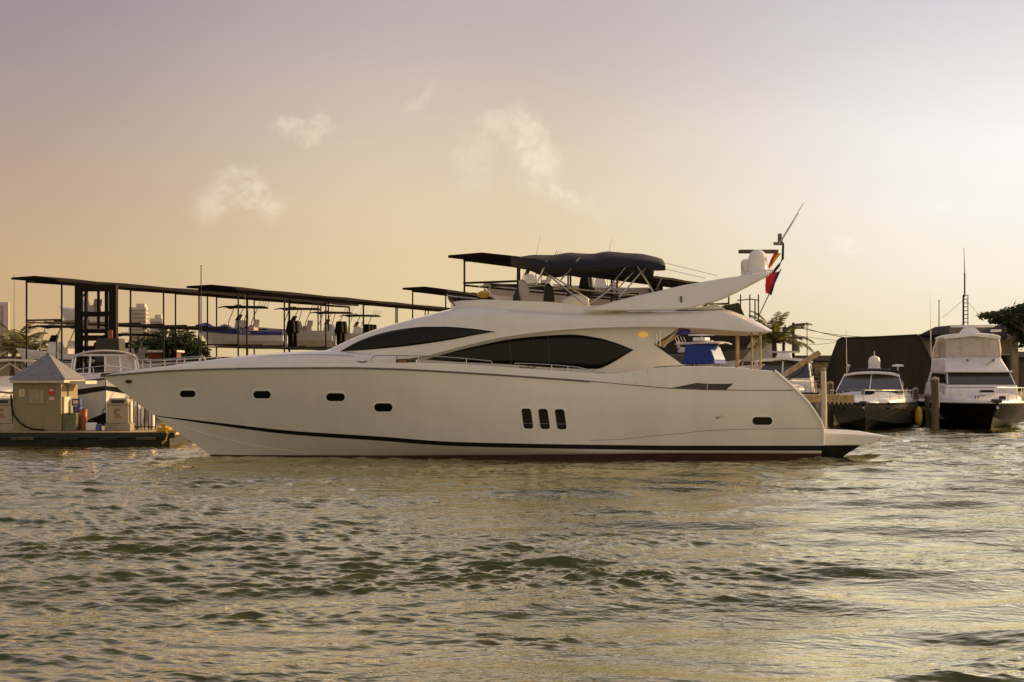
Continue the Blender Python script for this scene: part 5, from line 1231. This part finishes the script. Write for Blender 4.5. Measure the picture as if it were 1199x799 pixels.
def palm(label, base, h, fr, n, seed, lean=.2, droop=1.0, tr=.2):
    r = thing('palm_tree', label, 'palm', base, group='palms on the waterfront'); rng = random.Random(seed); base = Vector(base)
    top = base+Vector((lean,0,h)); MB().tube([base, base.lerp(top,.5)+Vector((-lean*.3,0,0)), top], tr*1.2, 8, tr*.8).build('trunk', M['bark'], r, world=True)
    for k in range(n):
        az_ = 2*math.pi*k/n+rng.uniform(-.25,.25); e0 = .25+1.2*((k*.618) % 1); L = fr*rng.uniform(.85,1.1)
        dr = Vector((math.cos(az_),math.sin(az_),0)); side = Vector((-dr.y,dr.x,0)); pts = []; a = e0; p = Vector(top)
        for i in range(11): pts.append(Vector(p)); p = p+(dr*math.cos(a)+Vector((0,0,math.sin(a))))*(L/10); a -= droop*rng.uniform(.10,.19)*(.5+i*.12)
        mb = MB(); mb.tube(pts, .03, 4, .008)
        for i in range(1, 11):
            for j in (0,.25,.5,.75):
                c = pts[i-1].lerp(pts[i], j); t_ = (i-1+j)/10; ll = L*.19*(math.sin(math.pi*(.12+.86*t_))**.7); fw = (pts[i]-pts[i-1]).normalized()
                for sgn in (-1,1):
                    tip = c+side*sgn*ll*.8+fw*ll*.55+Vector((0,0,-ll*rng.uniform(.25,.7))); o = len(mb.v); wv = fw*.024*L/2
                    mb.v += [tuple(c-wv), tuple(c+wv), tuple(c.lerp(tip,.6)+wv*.9), tuple(tip), tuple(c.lerp(tip,.6)-wv*.9)]; mb.f.append((o,o+1,o+2,o+3,o+4))
        mb.build('frond', M['palm'], r, world=True, smooth=False)
    return r
b_ = W(909,433,96); b_.z = G0; palm('bushy palm just right of the yacht stern overhang', b_, W(0,401,96).z-G0, 3.1, 19, 5, -.15, .9)
b_ = W(14,433,110); b_.z = G0; palm('bushy olive palm at the left edge under the pale tower', b_, W(0,412,110).z-G0, 3.2, 18, 9, .2, .9)
b_ = W(34,433,106); b_.z = G0; palm('smaller palm between the left edge palm and the sheds', b_, W(0,416,106).z-G0, 2.6, 15, 12, .1)
b_ = W(570,433,120); b_.z = G0; palm('palm top showing just over the flybridge coaming', b_, W(0,357,120).z-G0, 1.9, 11, 15, .1)
b_ = W(905,433,94); b_.z = G0
tree('round_bush', 'dark round bush at the foot of the palm by the stern', b_, 1.2, [((0,0,1.2),(.9,.8,.8)),((.2,0,2.0),(.6,.6,.6))], 500, .13, M['leaf'], 50, 'bush', .06)
for k, (px, Y, w_) in enumerate(((968,110,3.2),(1010,112,4),(890,118,3.5),(1060,112,4))):
    b_ = W(px,433,Y); b_.z = G0
    tree('hedge_shrub', ('low shrub left of the big tarp shelter','low shrub hidden behind the tarp shelter','low shrub by the cream building','low shrub behind the right tarp edge')[k], b_, 1.0, [((0,0,1.2),(w_,1.2,.9))], 700, .16, M['leafdry'], 60+k, 'shrub', .08, grp='low shrubs on the quay')

# red container shed beyond the yard, low sheds closing the horizon
ct = thing('red_container', 'red shipping container with pale roof among the dark trees', 'container', (W(190,433,130).x, 131, G0))
a, b = W(176,413,130), W(205,424,130); MB().box(((a.x+b.x)/2, 131.2, (G0+a.z)/2), (b.x-a.x, 2.4, a.z-G0)).build('container_body', M['rust'], ct, world=True); MB().box(((a.x+b.x)/2, 131.2, a.z+.12), (b.x-a.x+.5, 3.0, .2)).build('roof', M['trim'], ct, world=True)
for k in range(12): MB().box((lerp(a.x,b.x,(k+.5)/12), 129.98, (G0+a.z)/2), (.08,.06,a.z-G0-.2)).build('rib', M['rust'], ct, world=True)
def low_shed(px0, px1, pt, Y, label, m):
    r = thing('low_shed', label, 'shed', (W((px0+px1)/2,433,Y).x, Y+3, G0), group='low sheds beyond the yard'); a, b = W(px0,pt,Y), W(px1,pt,Y)
    MB().box(((a.x+b.x)/2, Y+3, (G0+a.z)/2), (b.x-a.x, 6, a.z-G0)).build('wall', m, r, world=True)
    MB().prism([(a.x-.3,Y-.4,a.z),(b.x+.3,Y-.4,a.z),(b.x+.3,Y+3,a.z+.5),(a.x-.3,Y+3,a.z+.5)], (0,.1,.12)).prism([(a.x-.3,Y+3,a.z+.5),(b.x+.3,Y+3,a.z+.5),(b.x+.3,Y+6.4,a.z),(a.x-.3,Y+6.4,a.z)], (0,-.1,.12)).build('roof', M['roofsteel'], r, world=True, smooth=False)
    for k in range(3):
        f_ = MB().box((lerp(a.x,b.x,(k+.5)/3), Y-.03, G0+.9), (1.2,.08,1.4)).build('window', M['trim'], r, world=True); MB().box((lerp(a.x,b.x,(k+.5)/3), Y-.08, G0+.9), (1.0,.04,1.2)).build('pane', M['glass'], f_, world=True)
low_shed(-40, 90, 424, 150, 'low shed with dark roof beyond the left racks', M['stucco'])
low_shed(90, 250, 425, 158, 'low shed beyond the dark trees and red container', M['wood'])
low_shed(250, 480, 424, 165, 'long low shed under the blue rack boat', M['stucco'])
low_shed(905, 985, 424, 130, 'low shed behind the palm and hardtop cruiser', M['stucco'])
low_shed(1060, 1260, 420, 120, 'low shed behind the tan house', M['wood'])
# far towers
def tower(px0, px1, pt, Y, label, floors, dep=1.0, bands=True):
    a, b = W(px0,pt,Y), W(px1,pt,Y); wdt = b.x-a.x; r = thing('apartment_tower', label, 'tower', ((a.x+b.x)/2, Y+wdt/2, G0), group='far apartment towers')
    hh = a.z-G0; MB().box((0,wdt*(dep-1)/2,hh/2), (wdt,wdt*dep,hh)).build('wall', M['tower'], r)
    if not bands:
        MB().box((wdt*.18,-wdt/2-.1,hh*.48), (wdt*.10,.3,hh*.94)).build('shade_strip', M['pane'], r); return  # grey strip on the face, its faint vertical shade put into colour
    mb = MB(); pn = MB()
    for k in range(floors):
        z = hh*(k+.75)/(floors+.6); pn.box((0,-wdt/2-.06,z), (wdt*.86,.2,hh/floors*.5)); pn.box((wdt/2+.06,0,z), (.2,wdt*.8,hh/floors*.5)); mb.box((0,-wdt/2-.5,z-hh/floors*.36), (wdt*.94,1.2,hh/floors*.18))
    pn.build('window_band', M['pane'], r); mb.build('balcony', M['tower'], r)
    MB().box((wdt*.1,0,hh+1.2), (wdt*.5,wdt*.5,2.4)).build('roof_plant', M['tower'], r)
tower(-14, 10, 354, 820, 'pale slab tower at the left photo edge', 14, .12, False)
tower(151, 171, 360, 880, 'pale tower with balconies right of the forklift mast', 16, .5)
tower(175, 190, 373, 900, 'shorter pale tower right of the balcony tower', 10, .5)
